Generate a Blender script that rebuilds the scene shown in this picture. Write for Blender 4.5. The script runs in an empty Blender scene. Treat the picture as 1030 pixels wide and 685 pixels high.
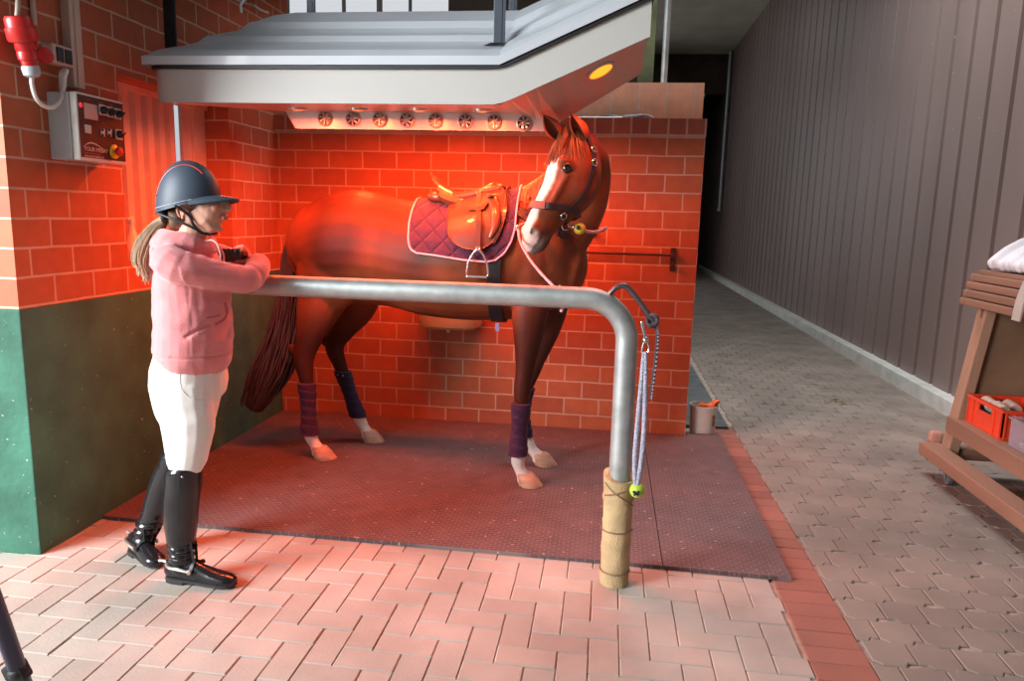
import bpy, bmesh, math, random
import numpy as np
from mathutils import Vector, Matrix, noise
from mathutils.bvhtree import BVHTree
random.seed(7)
V = Vector
SC = bpy.context.scene
COL = SC.collection

# ------------------------------------------------------------------ camera
F, PITCH, YAW, ROLL, CAMZ = 735.88, 0.1686, 0.1281, 0.0266, 1.53
_fw = V((-math.sin(YAW)*math.cos(PITCH), math.cos(YAW)*math.cos(PITCH), -math.sin(PITCH)))
_rt = V((math.cos(YAW), math.sin(YAW), 0)); _up = _rt.cross(_fw)
RT = _rt*math.cos(ROLL)+_up*math.sin(ROLL); UP = -_rt*math.sin(ROLL)+_up*math.cos(ROLL); FW = _fw
cam = bpy.data.cameras.new('camera'); camo = bpy.data.objects.new('camera', cam); COL.objects.link(camo)
m = Matrix.Identity(4)
for i in range(3):
    m[i][0] = RT[i]; m[i][1] = UP[i]; m[i][2] = -FW[i]
m[0][3], m[1][3], m[2][3] = 0, 0, CAMZ
camo.matrix_world = m
cam.sensor_width = 36; cam.lens = F/1030*36; cam.clip_start = .02; cam.clip_end = 200
SC.camera = camo

def ray(x, y): return RT*((x-515)/F)+UP*((342.5-y)/F)+FW
def at(x, y, Y):
    d = ray(x, y); return d*(Y/d.y)+V((0, 0, CAMZ))
def atx(x, y, X):
    d = ray(x, y); return d*(X/d.x)+V((0, 0, CAMZ))
def gnd(x, y, z=0):
    d = ray(x, y); return d*((z-CAMZ)/d.z)+V((0, 0, CAMZ))

# ------------------------------------------------------------------ view, world, lights
SC.view_settings.view_transform = 'Standard'; SC.view_settings.look = 'None'
SC.view_settings.gamma = 1; SC.view_settings.use_curve_mapping = False
SC.view_settings.exposure = 0.0
W = bpy.data.worlds.new('sky'); SC.world = W; W.use_nodes = True
nt = W.node_tree; bg = nt.nodes['Background']
tc = nt.nodes.new('ShaderNodeTexCoord'); nz = nt.nodes.new('ShaderNodeTexNoise'); nz.inputs['Scale'].default_value = 2.0
cr = nt.nodes.new('ShaderNodeValToRGB'); cr.color_ramp.elements[0].color = (.80, .88, 1, 1); cr.color_ramp.elements[1].color = (1, 1, 1, 1)
nt.links.new(tc.outputs['Generated'], nz.inputs['Vector']); nt.links.new(nz.outputs['Fac'], cr.inputs['Fac']); nt.links.new(cr.outputs['Color'], bg.inputs['Color'])
bg.inputs['Strength'].default_value = .78
SC.cycles.max_bounces = 6; SC.cycles.use_denoising = True
SC.cycles.sample_clamp_indirect = 4

def area(name, loc, target, sx, sy, power, color, spread=180):
    l = bpy.data.lights.new(name, 'AREA'); l.shape = 'RECTANGLE'; l.size = sx; l.size_y = sy; l.energy = power; l.color = color; l.spread = math.radians(spread)
    o = bpy.data.objects.new(name, l); COL.objects.link(o); o.location = loc
    o.rotation_euler = (V(target)-V(loc)).to_track_quat('-Z', 'Y').to_euler(); return o
# daylight falling in through the big yard door left of the camera
area('door_daylight', (-4.9, -0.1, 2.5), (-2.0, 2.3, .4), 2.4, 2.6, 330, (.95, .98, 1), 120)
# daylight of the roof light above the corridor
area('rooflight_daylight', (1.0, 6.3, 5.9), (2.2, 6.4, .8), 2.2, 2.6, 150, (.97, .98, 1), 125)
area('hall_fill', (-0.5, -1.2, 4.2), (-.4, 3.2, .6), 4, 2, 4, (.97, .98, 1))  # added fill lamp, stands for no real source

# ------------------------------------------------------------------ materials
MATS = {}
def lin(c):
    return tuple((v/12.92 if v <= .04045 else ((v+.055)/1.055)**2.4) for v in c)
def mat(name, col, rough=.6, metal=0, var=.12, scale=8, bump=.0, bscale=60, spec=.5, coat=0, emis=None, est=0, trans=0, sheen=0, coord='Object', stretch=None, alpha=1):
    if name in MATS: return MATS[name]
    m = bpy.data.materials.new(name); m.use_nodes = True; nt = m.node_tree; b = nt.nodes['Principled BSDF']
    b.inputs['Roughness'].default_value = rough; b.inputs['Metallic'].default_value = metal
    b.inputs['Specular IOR Level'].default_value = spec; b.inputs['Coat Weight'].default_value = coat
    b.inputs['Transmission Weight'].default_value = trans; b.inputs['Sheen Weight'].default_value = sheen
    b.inputs['Alpha'].default_value = alpha
    if emis: b.inputs['Emission Color'].default_value = (*emis, 1); b.inputs['Emission Strength'].default_value = est
    tc = nt.nodes.new('ShaderNodeTexCoord'); vec = tc.outputs[coord]
    if stretch:
        mp = nt.nodes.new('ShaderNodeMapping'); mp.inputs['Scale'].default_value = stretch; nt.links.new(vec, mp.inputs['Vector']); vec = mp.outputs['Vector']
    n = nt.nodes.new('ShaderNodeTexNoise'); n.inputs['Scale'].default_value = scale; n.inputs['Detail'].default_value = 5; nt.links.new(vec, n.inputs['Vector'])
    r = nt.nodes.new('ShaderNodeValToRGB'); lo = tuple(max(0, v*(1-var)) for v in col); hi = tuple(min(1, v*(1+var)) for v in col)
    r.color_ramp.elements[0].position = .3; r.color_ramp.elements[1].position = .7
    r.color_ramp.elements[0].color = (*lo, 1); r.color_ramp.elements[1].color = (*hi, 1)
    nt.links.new(n.outputs['Fac'], r.inputs['Fac']); nt.links.new(r.outputs['Color'], b.inputs['Base Color'])
    if bump:
        n2 = nt.nodes.new('ShaderNodeTexNoise'); n2.inputs['Scale'].default_value = bscale; n2.inputs['Detail'].default_value = 4; nt.links.new(vec, n2.inputs['Vector'])
        bp = nt.nodes.new('ShaderNodeBump'); bp.inputs['Strength'].default_value = bump; bp.inputs['Distance'].default_value = .01
        nt.links.new(n2.outputs['Fac'], bp.inputs['Height']); nt.links.new(bp.outputs['Normal'], b.inputs['Normal'])
    MATS[name] = m; return m

def brick_mat(name, c1, c2, mortar, bw, bh, axis, off=.5, ms=.012, ox=0, oz=0, rough=.65):
    m = bpy.data.materials.new(name); m.use_nodes = True; nt = m.node_tree; b = nt.nodes['Principled BSDF']
    tc = nt.nodes.new('ShaderNodeTexCoord'); sp = nt.nodes.new('ShaderNodeSeparateXYZ'); cb = nt.nodes.new('ShaderNodeCombineXYZ')
    nt.links.new(tc.outputs['Object'], sp.inputs[0])
    ax = nt.nodes.new('ShaderNodeMath'); ax.operation = 'ADD'; ax.inputs[1].default_value = ox; nt.links.new(sp.outputs[axis], ax.inputs[0])
    az = nt.nodes.new('ShaderNodeMath'); az.operation = 'ADD'; az.inputs[1].default_value = oz; nt.links.new(sp.outputs[2], az.inputs[0])
    nt.links.new(ax.outputs[0], cb.inputs[0]); nt.links.new(az.outputs[0], cb.inputs[1])
    # slightly wavy joints
    nz = nt.nodes.new('ShaderNodeTexNoise'); nz.inputs['Scale'].default_value = 6; nt.links.new(tc.outputs['Object'], nz.inputs['Vector'])
    vm = nt.nodes.new('ShaderNodeVectorMath'); vm.operation = 'SCALE'; vm.inputs['Scale'].default_value = .008; nt.links.new(nz.outputs['Color'], vm.inputs[0])
    va = nt.nodes.new('ShaderNodeVectorMath'); nt.links.new(cb.outputs[0], va.inputs[0]); nt.links.new(vm.outputs[0], va.inputs[1])
    t = nt.nodes.new('ShaderNodeTexBrick'); t.offset = off; t.inputs['Scale'].default_value = 1
    t.inputs['Brick Width'].default_value = bw; t.inputs['Row Height'].default_value = bh; t.inputs['Mortar Size'].default_value = ms*.5
    t.inputs['Mortar Smooth'].default_value = .25; t.inputs['Bias'].default_value = 0
    t.inputs['Color1'].default_value = (*c1, 1); t.inputs['Color2'].default_value = (*c2, 1); t.inputs['Mortar'].default_value = (*mortar, 1)
    nt.links.new(va.outputs[0], t.inputs['Vector'])
    n2 = nt.nodes.new('ShaderNodeTexNoise'); n2.inputs['Scale'].default_value = 14; n2.inputs['Detail'].default_value = 6; nt.links.new(tc.outputs['Object'], n2.inputs['Vector'])
    mx = nt.nodes.new('ShaderNodeMix'); mx.data_type = 'RGBA'; mx.blend_type = 'MULTIPLY'; mx.inputs[0].default_value = .35
    nt.links.new(t.outputs['Color'], mx.inputs[6]); nt.links.new(n2.outputs['Fac'], mx.inputs[7])
    nt.links.new(mx.outputs[2], b.inputs['Base Color'])
    bp = nt.nodes.new('ShaderNodeBump'); bp.invert = True; bp.inputs['Strength'].default_value = .6; bp.inputs['Distance'].default_value = .006
    nt.links.new(t.outputs['Fac'], bp.inputs['Height']); nt.links.new(bp.outputs['Normal'], b.inputs['Normal'])
    b.inputs['Roughness'].default_value = rough
    return m

def island_mat(name, cols, rough=.8, bump=.3):
    """each paver of the mesh takes its own shade"""
    m = bpy.data.materials.new(name); m.use_nodes = True; nt = m.node_tree; b = nt.nodes['Principled BSDF']
    g = nt.nodes.new('ShaderNodeNewGeometry'); r = nt.nodes.new('ShaderNodeValToRGB')
    r.color_ramp.elements[0].color = (*cols[0], 1); r.color_ramp.elements[1].color = (*cols[-1], 1)
    for i, c in enumerate(cols[1:-1]):
        e = r.color_ramp.elements.new((i+1)/(len(cols)-1)); e.color = (*c, 1)
    nt.links.new(g.outputs['Random Per Island'], r.inputs['Fac'])
    tc = nt.nodes.new('ShaderNodeTexCoord'); n = nt.nodes.new('ShaderNodeTexNoise'); n.inputs['Scale'].default_value = 2.3; n.inputs['Detail'].default_value = 8
    nt.links.new(tc.outputs['Object'], n.inputs['Vector'])
    mr = nt.nodes.new('ShaderNodeMapRange'); mr.inputs[1].default_value = .3; mr.inputs[2].default_value = .7; mr.inputs[3].default_value = .72; mr.inputs[4].default_value = 1.1
    nt.links.new(n.outputs['Fac'], mr.inputs[0])
    mx = nt.nodes.new('ShaderNodeMix'); mx.data_type = 'RGBA'; mx.blend_type = 'MULTIPLY'; mx.inputs[0].default_value = 1
    nt.links.new(r.outputs['Color'], mx.inputs[6]); nt.links.new(mr.outputs[0], mx.inputs[7]); nt.links.new(mx.outputs[2], b.inputs['Base Color'])
    n2 = nt.nodes.new('ShaderNodeTexNoise'); n2.inputs['Scale'].default_value = 90; n2.inputs['Detail'].default_value = 5; nt.links.new(tc.outputs['Object'], n2.inputs['Vector'])
    bp = nt.nodes.new('ShaderNodeBump'); bp.inputs['Strength'].default_value = bump; bp.inputs['Distance'].default_value = .004
    nt.links.new(n2.outputs['Fac'], bp.inputs['Height']); nt.links.new(bp.outputs['Normal'], b.inputs['Normal'])
    b.inputs['Roughness'].default_value = rough
    return m

def attr_mat(name, rough=.5, spec=.4, sheen=0, bump=.2, bscale=120, stretch=(1, 1, 1), var=.15):
    """colour comes from the vertex colours (coat markings and painted shade, clothing borders)"""
    m = bpy.data.materials.new(name); m.use_nodes = True; nt = m.node_tree; b = nt.nodes['Principled BSDF']
    a = nt.nodes.new('ShaderNodeAttribute'); a.attribute_name = 'Col'
    tc = nt.nodes.new('ShaderNodeTexCoord'); n = nt.nodes.new('ShaderNodeTexNoise'); n.inputs['Scale'].default_value = 5; n.inputs['Detail'].default_value = 6
    nt.links.new(tc.outputs['Object'], n.inputs['Vector'])
    mr = nt.nodes.new('ShaderNodeMapRange'); mr.inputs[1].default_value = .3; mr.inputs[2].default_value = .7; mr.inputs[3].default_value = 1-var; mr.inputs[4].default_value = 1+var
    nt.links.new(n.outputs['Fac'], mr.inputs[0])
    mx = nt.nodes.new('ShaderNodeMix'); mx.data_type = 'RGBA'; mx.blend_type = 'MULTIPLY'; mx.inputs[0].default_value = 1
    nt.links.new(a.outputs['Color'], mx.inputs[6]); nt.links.new(mr.outputs[0], mx.inputs[7]); nt.links.new(mx.outputs[2], b.inputs['Base Color'])
    mp = nt.nodes.new('ShaderNodeMapping'); mp.inputs['Scale'].default_value = stretch; nt.links.new(tc.outputs['Object'], mp.inputs['Vector'])
    n2 = nt.nodes.new('ShaderNodeTexNoise'); n2.inputs['Scale'].default_value = bscale; nt.links.new(mp.outputs['Vector'], n2.inputs['Vector'])
    bp = nt.nodes.new('ShaderNodeBump'); bp.inputs['Strength'].default_value = bump; bp.inputs['Distance'].default_value = .004
    nt.links.new(n2.outputs['Fac'], bp.inputs['Height']); nt.links.new(bp.outputs['Normal'], b.inputs['Normal'])
    b.inputs['Roughness'].default_value = rough; b.inputs['Specular IOR Level'].default_value = spec; b.inputs['Sheen Weight'].default_value = sheen
    return m

# ------------------------------------------------------------------ object helpers
def obj(name, bm, material, parent=None, smooth=False, mods=None):
    me = bpy.data.meshes.new(name)
    if isinstance(bm, bmesh.types.BMesh):
        if smooth:
            bm.normal_update()
            for ed_ in bm.edges:
                if len(ed_.link_faces) == 2 and ed_.calc_face_angle(0) > .75: ed_.smooth = False
        bmesh.ops.recalc_face_normals(bm, faces=bm.faces); bm.to_mesh(me); bm.free()
    else: me = bm
    o = bpy.data.objects.new(name, me); COL.objects.link(o)
    for mm in (material if isinstance(material, (list, tuple)) else [material]):
        if mm: me.materials.append(mm)
    if parent:
        o.parent = parent
        o.matrix_parent_inverse = parent_world(parent).inverted()
    if smooth:
        for p in me.polygons: p.use_smooth = True
    return o
def parent_world(p):
    mw = Matrix.LocRotScale(p.location, p.rotation_euler, p.scale)
    if p.parent: mw = parent_world(p.parent) @ p.matrix_parent_inverse @ mw
    return mw
def thing(name, label, cat, loc=(0, 0, 0), group=None):
    o = bpy.data.objects.new(name, None); COL.objects.link(o); o.location = loc; o.empty_display_size = .1
    return tag(o, label, cat, group)
def tag(o, label=None, cat=None, group=None, kind=None):
    if label: o['label'] = label
    if cat: o['category'] = cat
    if group: o['group'] = group
    if kind: o['kind'] = kind
    return o
def struct(name, bm, m, smooth=False):
    o = obj(name, bm, m, None, smooth); o['kind'] = 'structure'; return o
NB = bmesh.new
def box(bm, a, b, bev=0, rot=None, mi=0, seg=2):
    """axis box from corner a to corner b, optional bevel; rot = Matrix applied about its centre"""
    a = V(a); b = V(b); c = (a+b)/2; s = b-a
    r = bmesh.ops.create_cube(bm, size=1); vs = r['verts']
    bmesh.ops.scale(bm, vec=s, verts=vs)
    if bev:
        es = list({e for v in vs for e in v.link_edges})
        rr = bmesh.ops.bevel(bm, geom=es, offset=bev, segments=seg, affect='EDGES', profile=.6)
        vs = list({v for f in rr['faces'] for v in f.verts} | {v for v in vs if v.is_valid})
        vs = [v for v in vs if v.is_valid]
    M = Matrix.Translation(c) @ (rot.to_4x4() if rot else Matrix.Identity(4))
    bmesh.ops.transform(bm, matrix=M, verts=vs)
    if mi:
        for f in {f for v in vs for f in v.link_faces}: f.material_index = mi
    return vs
def beam(bm, p, q, w, h, up=(0, 0, 1), bev=.004):
    """plank from p to q; w across, h along up"""
    p = V(p); q = V(q); d = (q-p); L = d.length; d.normalize(); u = V(up); u = (u-d*u.dot(d)).normalized(); s = d.cross(u)
    R = Matrix((d, s, u)).transposed(); vs = box(bm, (-L/2, -w/2, -h/2), (L/2, w/2, h/2), bev)
    bmesh.ops.transform(bm, matrix=Matrix.Translation((p+q)/2) @ R.to_4x4(), verts=vs)
    return vs
def cr_path(pts, k):
    P = [np.array(p, float) for p in pts]
    if k <= 1 or len(P) < 3: return P
    o = []
    for i in range(len(P)-1):
        p0 = P[max(i-1, 0)]; p1 = P[i]; p2 = P[i+1]; p3 = P[min(i+2, len(P)-1)]
        for j in range(k):
            t = j/k; o.append(.5*((2*p1)+(p2-p0)*t+(2*p0-5*p1+4*p2-p3)*t*t+(3*p1-p0-3*p2+p3)*t**3))
    o.append(P[-1]); return o
def loft(bm, rings, ref=(0, 1, 0), n=16, k=3, cap=True, sq=2.0, mi=0):
    """rings: (x,y,z,a,b): a = radius along ref, b = radius across. smooth tube through them"""
    R = cr_path(rings, k); ref = V(ref); loops = []
    C = [V(r[:3]) for r in R]
    if cap:
        t0 = (C[0]-C[1]).normalized(); t1 = (C[-1]-C[-2]).normalized()
        def capr(r, t, lst):
            for q in lst:
                s = math.sqrt(max(0, 1-q*q)); d = min(r[3], r[4])*.6
                yield (*(V(r[:3])+t*d*q), r[3]*s+1e-4, r[4]*s+1e-4)
        a = list(capr(R[0], t0, (.97, .8, .45))); z = list(capr(R[-1], t1, (.45, .8, .97)))
        R = a+[tuple(r) for r in R]+z; C = [V(r[:3]) for r in R]
    pu = None
    for i, r in enumerate(R):
        t = (C[min(i+1, len(C)-1)]-C[max(i-1, 0)]).normalized()
        u = ref-t*ref.dot(t)
        if u.length < .15 and pu is not None: u = pu-t*pu.dot(t)
        u.normalize(); pu = u; w = t.cross(u)
        lp = []
        for j in range(n):
            a = 2*math.pi*j/n; c, s = math.cos(a), math.sin(a)
            if sq != 2: c = math.copysign(abs(c)**(2/sq), c); s = math.copysign(abs(s)**(2/sq), s)
            lp.append(bm.verts.new(C[i]+u*(max(r[3], 1e-4)*c)+w*(max(r[4], 1e-4)*s)))
        loops.append(lp)
    for A, B in zip(loops, loops[1:]):
        for j in range(n):
            f = bm.faces.new((A[j], A[(j+1) % n], B[(j+1) % n], B[j])); f.material_index = mi
    bm.faces.new(loops[0][::-1]).material_index = mi; bm.faces.new(loops[-1]).material_index = mi
    return loops
def tube(bm, pts, r, n=10, k=4, cap=True, mi=0):
    """round tube, r a number or a list"""
    rr = r if isinstance(r, (list, tuple)) else [r]*len(pts)
    P = cr_path([(*p, q) for p, q in zip(pts, rr)], k); C = [V(p[:3]) for p in P]
    loops = []; t = (C[1]-C[0]).normalized(); u = t.orthogonal().normalized()
    for i in range(len(C)):
        t = (C[min(i+1, len(C)-1)]-C[max(i-1, 0)])
        if t.length < 1e-9: t = V((0, 0, 1))
        t.normalize(); u = (u-t*u.dot(t)).normalized(); w = t.cross(u)
        loops.append([bm.verts.new(C[i]+(u*math.cos(2*math.pi*j/n)+w*math.sin(2*math.pi*j/n))*P[i][3]) for j in range(n)])
    for A, B in zip(loops, loops[1:]):
        for j in range(n): bm.faces.new((A[j], A[(j+1) % n], B[(j+1) % n], B[j])).material_index = mi
    if cap: bm.faces.new(loops[0][::-1]).material_index = mi; bm.faces.new(loops[-1]).material_index = mi
def lathe(bm, prof, c, axis=(0, 0, 1), n=24, mi=0, sx=1):
    """prof: (radius, height) list turned about axis at c"""
    ax = V(axis).normalized(); u = ax.orthogonal().normalized(); w = ax.cross(u); c = V(c); L = []
    for r, h in prof: L.append([bm.verts.new(c+ax*h+(u*math.cos(2*math.pi*j/n)*sx+w*math.sin(2*math.pi*j/n))*max(r, 1e-4)) for j in range(n)])
    for A, B in zip(L, L[1:]):
        for j in range(n): bm.faces.new((A[j], A[(j+1) % n], B[(j+1) % n], B[j])).material_index = mi
    bm.faces.new(L[0][::-1]).material_index = mi; bm.faces.new(L[-1]).material_index = mi
def prism(bm, pts, d, mi=0):
    """polygon pts (3d) thickened by the vector d"""
    d = V(d); a = [bm.verts.new(V(p)) for p in pts]; b = [bm.verts.new(V(p)+d) for p in pts]; n = len(pts)
    bm.faces.new(a[::-1]).material_index = mi; bm.faces.new(b).material_index = mi
    for i in range(n): bm.faces.new((a[i], a[(i+1) % n], b[(i+1) % n], b[i])).material_index = mi
def ball(bm, c, r, scale=(1, 1, 1), rot=None, seg=16, mi=0):
    x = bmesh.ops.create_uvsphere(bm, u_segments=seg, v_segments=seg*2//3, radius=r)['verts']
    M = Matrix.Translation(c) @ (rot.to_4x4() if rot else Matrix.Identity(4)) @ Matrix.Diagonal((*scale, 1))
    bmesh.ops.transform(bm, matrix=M, verts=x)
    if mi:
        for f in {f for v in x for f in v.link_faces}: f.material_index = mi
def merged(bm, voxel, smooth=6, fac=.5):
    """one continuous surface out of overlapping closed lofts"""
    bmesh.ops.recalc_face_normals(bm, faces=bm.faces)
    me = bpy.data.meshes.new('tmp'); bm.to_mesh(me); bm.free()
    o = bpy.data.objects.new('tmp', me); COL.objects.link(o)
    r = o.modifiers.new('r', 'REMESH'); r.mode = 'VOXEL'; r.voxel_size = voxel
    s = o.modifiers.new('s', 'SMOOTH'); s.iterations = smooth; s.factor = fac
    dg = bpy.context.evaluated_depsgraph_get(); dg.update()
    out = bpy.data.meshes.new_from_object(o.evaluated_get(dg))
    bpy.data.objects.remove(o); bpy.data.meshes.remove(me)
    for p in out.polygons: p.use_smooth = True
    return out
def paint(me, fn):
    ca = me.color_attributes.new('Col', 'FLOAT_COLOR', 'POINT')
    for i, v in enumerate(me.vertices): ca.data[i].color = (*fn(v.co, v.normal), 1)
def mixc(a, b, t):
    t = max(0, min(1, t)); return tuple(x*(1-t)+y*t for x, y in zip(a, b))
def sstep(a, b, x):
    t = max(0, min(1, (x-a)/(b-a))); return t*t*(3-2*t)
def text(s, size, M, material, parent, name='lettering', ext=.0006):
    c = bpy.data.curves.new(name, 'FONT'); c.body = s; c.size = size; c.extrude = ext; c.align_x = 'LEFT'
    t = bpy.data.objects.new('tmp', c); COL.objects.link(t); dg = bpy.context.evaluated_depsgraph_get(); dg.update()
    me = bpy.data.meshes.new_from_object(t.evaluated_get(dg)); bpy.data.objects.remove(t)
    me.transform(M); return obj(name, me, material, parent)

# ================================================================== THE SETTING
XL, YB, XE, XR, ZP = -2.43, 5.17, .60, 2.95, 1.09
CH = .1225                                                   # one course of the brickwork
K1, K2, KM = (.54, .150, .055), (.41, .10, .04), (.62, .42, .31)
bk_x = brick_mat('red_brickwork', K1, K2, KM, .25, CH, 0, ox=.02, oz=0)
bk_y = brick_mat('red_brickwork_side', (.52, .145, .055), (.40, .10, .04), KM, .25, CH, 1, ox=.05, oz=0)
bk_sold = brick_mat('red_soldier_course', (.46, .15, .09), (.38, .12, .075), KM, CH, .2, 0, off=0, ms=.016, ox=.011, oz=.2-.075-.02)
bk_up = brick_mat('daylit_brickwork', (.85, .46, .30), (.80, .42, .27), (.70, .60, .50), .19, .40, 0, off=0, ox=.03, oz=-2.09)  # brightness of the skylight is put into this brick colour
green = mat('green_wall_paint', (.035, .13, .085), rough=.85, var=.25, scale=5, bump=.5, bscale=25)
# flecks and chips in the paint
nt = green.node_tree; b = nt.nodes['Principled BSDF']; vo = nt.nodes.new('ShaderNodeTexNoise'); vo.inputs['Scale'].default_value = 45; vo.inputs['Detail'].default_value = 3
tcn = nt.nodes.new('ShaderNodeTexCoord'); nt.links.new(tcn.outputs['Object'], vo.inputs['Vector'])
rp = nt.nodes.new('ShaderNodeValToRGB'); rp.color_ramp.elements[0].position = .70; rp.color_ramp.elements[1].position = .74
mx = nt.nodes.new('ShaderNodeMix'); mx.data_type = 'RGBA'; nt.links.new(vo.outputs['Fac'], rp.inputs['Fac']); nt.links.new(rp.outputs['Color'], mx.inputs[0])
nt.links.new(nt.nodes['Color Ramp'].outputs['Color'], mx.inputs[6]); mx.inputs[7].default_value = (.35, .38, .30, 1); nt.links.new(mx.outputs[2], b.inputs['Base Color'])

def facemats(bm):
    bm.normal_update()
    for f in bm.faces: f.material_index = 1 if abs(f.normal.x) > .7 else 0
def ztop(Y): return 2.40+.25*(Y-2.7)
# floor: sand bed with pavers
sand = mat('joint_sand', (.33, .26, .21), rough=.95, var=.3, scale=20)
pav_l = island_mat('beige_pavers', [(.34, .29, .25), (.40, .34, .29), (.37, .325, .285), (.43, .365, .315)])
pav_s = island_mat('red_pavers', [(.25, .095, .065), (.31, .12, .085), (.22, .085, .06)])
pav_r = island_mat('grey_brown_pavers', [(.205, .172, .145), (.25, .208, .172), (.228, .19, .158)])
bm = NB()
box(bm, (-9, -4, -.2), (XR, 46, -.008), 0)
def paver(poly, mi, z=0.0, ch=.004):
    c = sum((V(p) for p in poly), V((0, 0)))/len(poly)
    dz = random.uniform(-.0012, .0012)
    top = []; mid = []; low = []
    for p in poly:
        d = (c-V(p)); q = V(p)+d.normalized()*ch*1.3
        top.append(bm.verts.new((q.x, q.y, z+dz))); mid.append(bm.verts.new((p[0], p[1], z-.004+dz))); low.append(bm.verts.new((p[0], p[1], -.009)))
    n = len(poly); bm.faces.new(top).material_index = mi
    for i in range(n):
        j = (i+1) % n
        bm.faces.new((mid[i], mid[j], top[j], top[i])).material_index = mi; bm.faces.new((low[i], low[j], mid[j], mid[i])).material_index = mi
w = .1085; g = .0013; ox, oy = .212-w*40, 2.507-w*40
XS0, XS1 = .772, .988
for i in range(-10, 60):
    for j in range(10, 56):
        r = (i-1-j) % 4
        if r == 0: x0, y0, x1, y1 = i, j, i+2, j+1
        elif r == 3: x0, y0, x1, y1 = i, j, i+1, j+2
        else: continue
        # i edge 40 carries the joint measured at x .212 whose foot is at y 2.507
        X0, Y0, X1, Y1 = ox+x0*w+g, oy+y0*w+g, ox+x1*w-g, oy+y1*w-g
        if X0 > XS0-.03 or X1 < -6.5 or Y0 > 3.4 or Y1 < .6: continue
        X1 = min(X1, XS0-g)
        paver([(X0, Y0), (X1, Y0), (X1, Y1), (X0, Y1)], 1)
y = .6
while y < 5.5:
    paver([(XS0+g, y+g), (XS1-g, y+g), (XS1-g, y+.105-g), (XS0+g, y+.105-g)], 2, ch=.003); y += .105
px, py = .158, .152
for j in range(0, 260):
    y0 = .55+j*py; off = (j % 2)*px/2
    if y0 > 30: break
    for i in range(-2, 13):
        x0 = XS1+.012+off+i*px-px/2
        def yy(x, k):
            # joint line under row k: waves so that each stone has flared heads
            ph = ((x-(XS1+.012)+px/2-((k % 2)*px/2))/px) % 1.0
            return .55+k*py+(.014 if (ph < .2 or ph > .8) else -.010)*1
        xs = [x0+g, x0+.2*px, x0+.3*px, x0+.7*px, x0+.8*px, x0+px-g]
        lo = [(x, yy(x, j)+g) for x in xs]; hi = [(x, yy(x, j+1)-g) for x in reversed(xs)]
        pl = [(min(max(a, XS1+g), XR-.14), b_) for a, b_ in lo+hi]
        if max(p[0] for p in pl)-min(p[0] for p in pl) < .03: continue
        if y0 > 12: pl = [pl[0], pl[5], pl[6], pl[11]]
        q = []
        for p_ in pl:
            if not q or (abs(p_[0]-q[-1][0])+abs(p_[1]-q[-1][1])) > .002: q.append(p_)
        if len(q) > 3: paver(q, 3)
struct('floor', bm, [sand, pav_l, pav_s, pav_r])

# back wall with soldier course, ledge and wall behind, daylight put into its colour
bm = NB(); box(bm, (XL-.35, YB, 0), (XE, YB+.26, 17*CH)); facemats(bm); struct('wall_back', bm, [bk_x, bk_y])
bm = NB(); box(bm, (XL, YB-.004, 17*CH), (XE+.004, YB+.26, 17*CH+.118)); facemats(bm); struct('trim_1', bm, [bk_sold, bk_y])
bm = NB(); box(bm, (XL-.35, YB+.26, 2.1), (.60, YB+.50, 2.475)); struct('wall_rear', bm, [bk_up])
# left wall: pillar, parapet, pier, header round the window opening
OY0, OY1, OZ0, OZ1 = 3.46, 4.52, 1.235, 2.165; TH = XL-at(203, 150, OY1).x
bm = NB()
def wedge(y0, y1, z0, x0=XL-TH-.02):
    P = [(y0, z0), (y1, z0), (y1, ztop(y1)), (y0, ztop(y0))]
    prism(bm, [(x0, a, c) for a, c in P], (XL-x0, 0, 0))
wedge(2.735, OY0, ZP, XL-2.2); wedge(OY0, OY1, OZ1); wedge(OY1, YB+.26, ZP)
prism(bm, [(XL-TH-.02, a, c) for a, c in [(OY0, ZP), (OY1, ZP), (OY1, OZ0), (OY0, OZ0)]], (TH+.02, 0, 0))
bmesh.ops.recalc_face_normals(bm, faces=bm.faces); facemats(bm); struct('wall_left', bm, [bk_x, bk_y])
bm = NB(); box(bm, (XL-2.2, 2.727, -.01), (XL+.008, YB, ZP), .006); struct('trim_2', bm, green)
# window: vertical metal slats at the back of the deep opening, a bright slit of daylight glass, frame
slat = mat('pinkish_metal_slats', (.74, .55, .45), rough=.45, metal=.3, var=.08)
frame = mat('pale_frame_metal', (.62, .60, .56), rough=.5, metal=.3, var=.05)
bm = NB(); y = OY0+.02
X0 = at(203, 150, OY1).x; SY0, SY1 = atx(182.5, 150, X0).y, atx(191, 150, X0).y
while y < OY1-.02:
    w_ = .104
    if y+w_ < SY0+.02:
        prism(bm, [(X0, y+.012, OZ0), (X0+.035, y+.020, OZ0), (X0+.035, y+w_-.034, OZ0), (X0, y+w_-.024, OZ0), (X0, y+w_, OZ0), (X0-.01, y+w_, OZ0), (X0-.01, y, OZ0), (X0, y, OZ0)], (0, 0, OZ1-OZ0))
    y += w_
box(bm, (X0-.01, y, OZ0), (X0+.012, SY0, OZ1))
struct('window_1', bm, slat)
bm = NB()
box(bm, (X0-.02, OY0, OZ0), (X0+.05, OY0+.02, OZ1)); box(bm, (X0-.02, SY1, OZ0), (X0+.03, OY1, OZ1), .004)
box(bm, (X0-.02, OY0, OZ1-.03), (X0+.05, OY1, OZ1)); box(bm, (X0-.02, OY0, OZ0), (X0+.05, OY1, OZ0+.02))
struct('trim_3', bm, slat)
glass = mat('frosted_glass', (.9, .93, .95), rough=.03, trans=1, var=.0)
bm = NB(); box(bm, (X0-.03, SY0-.04, OZ0), (X0-.022, SY1+.02, OZ1)); struct('window_2', bm, glass)

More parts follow.
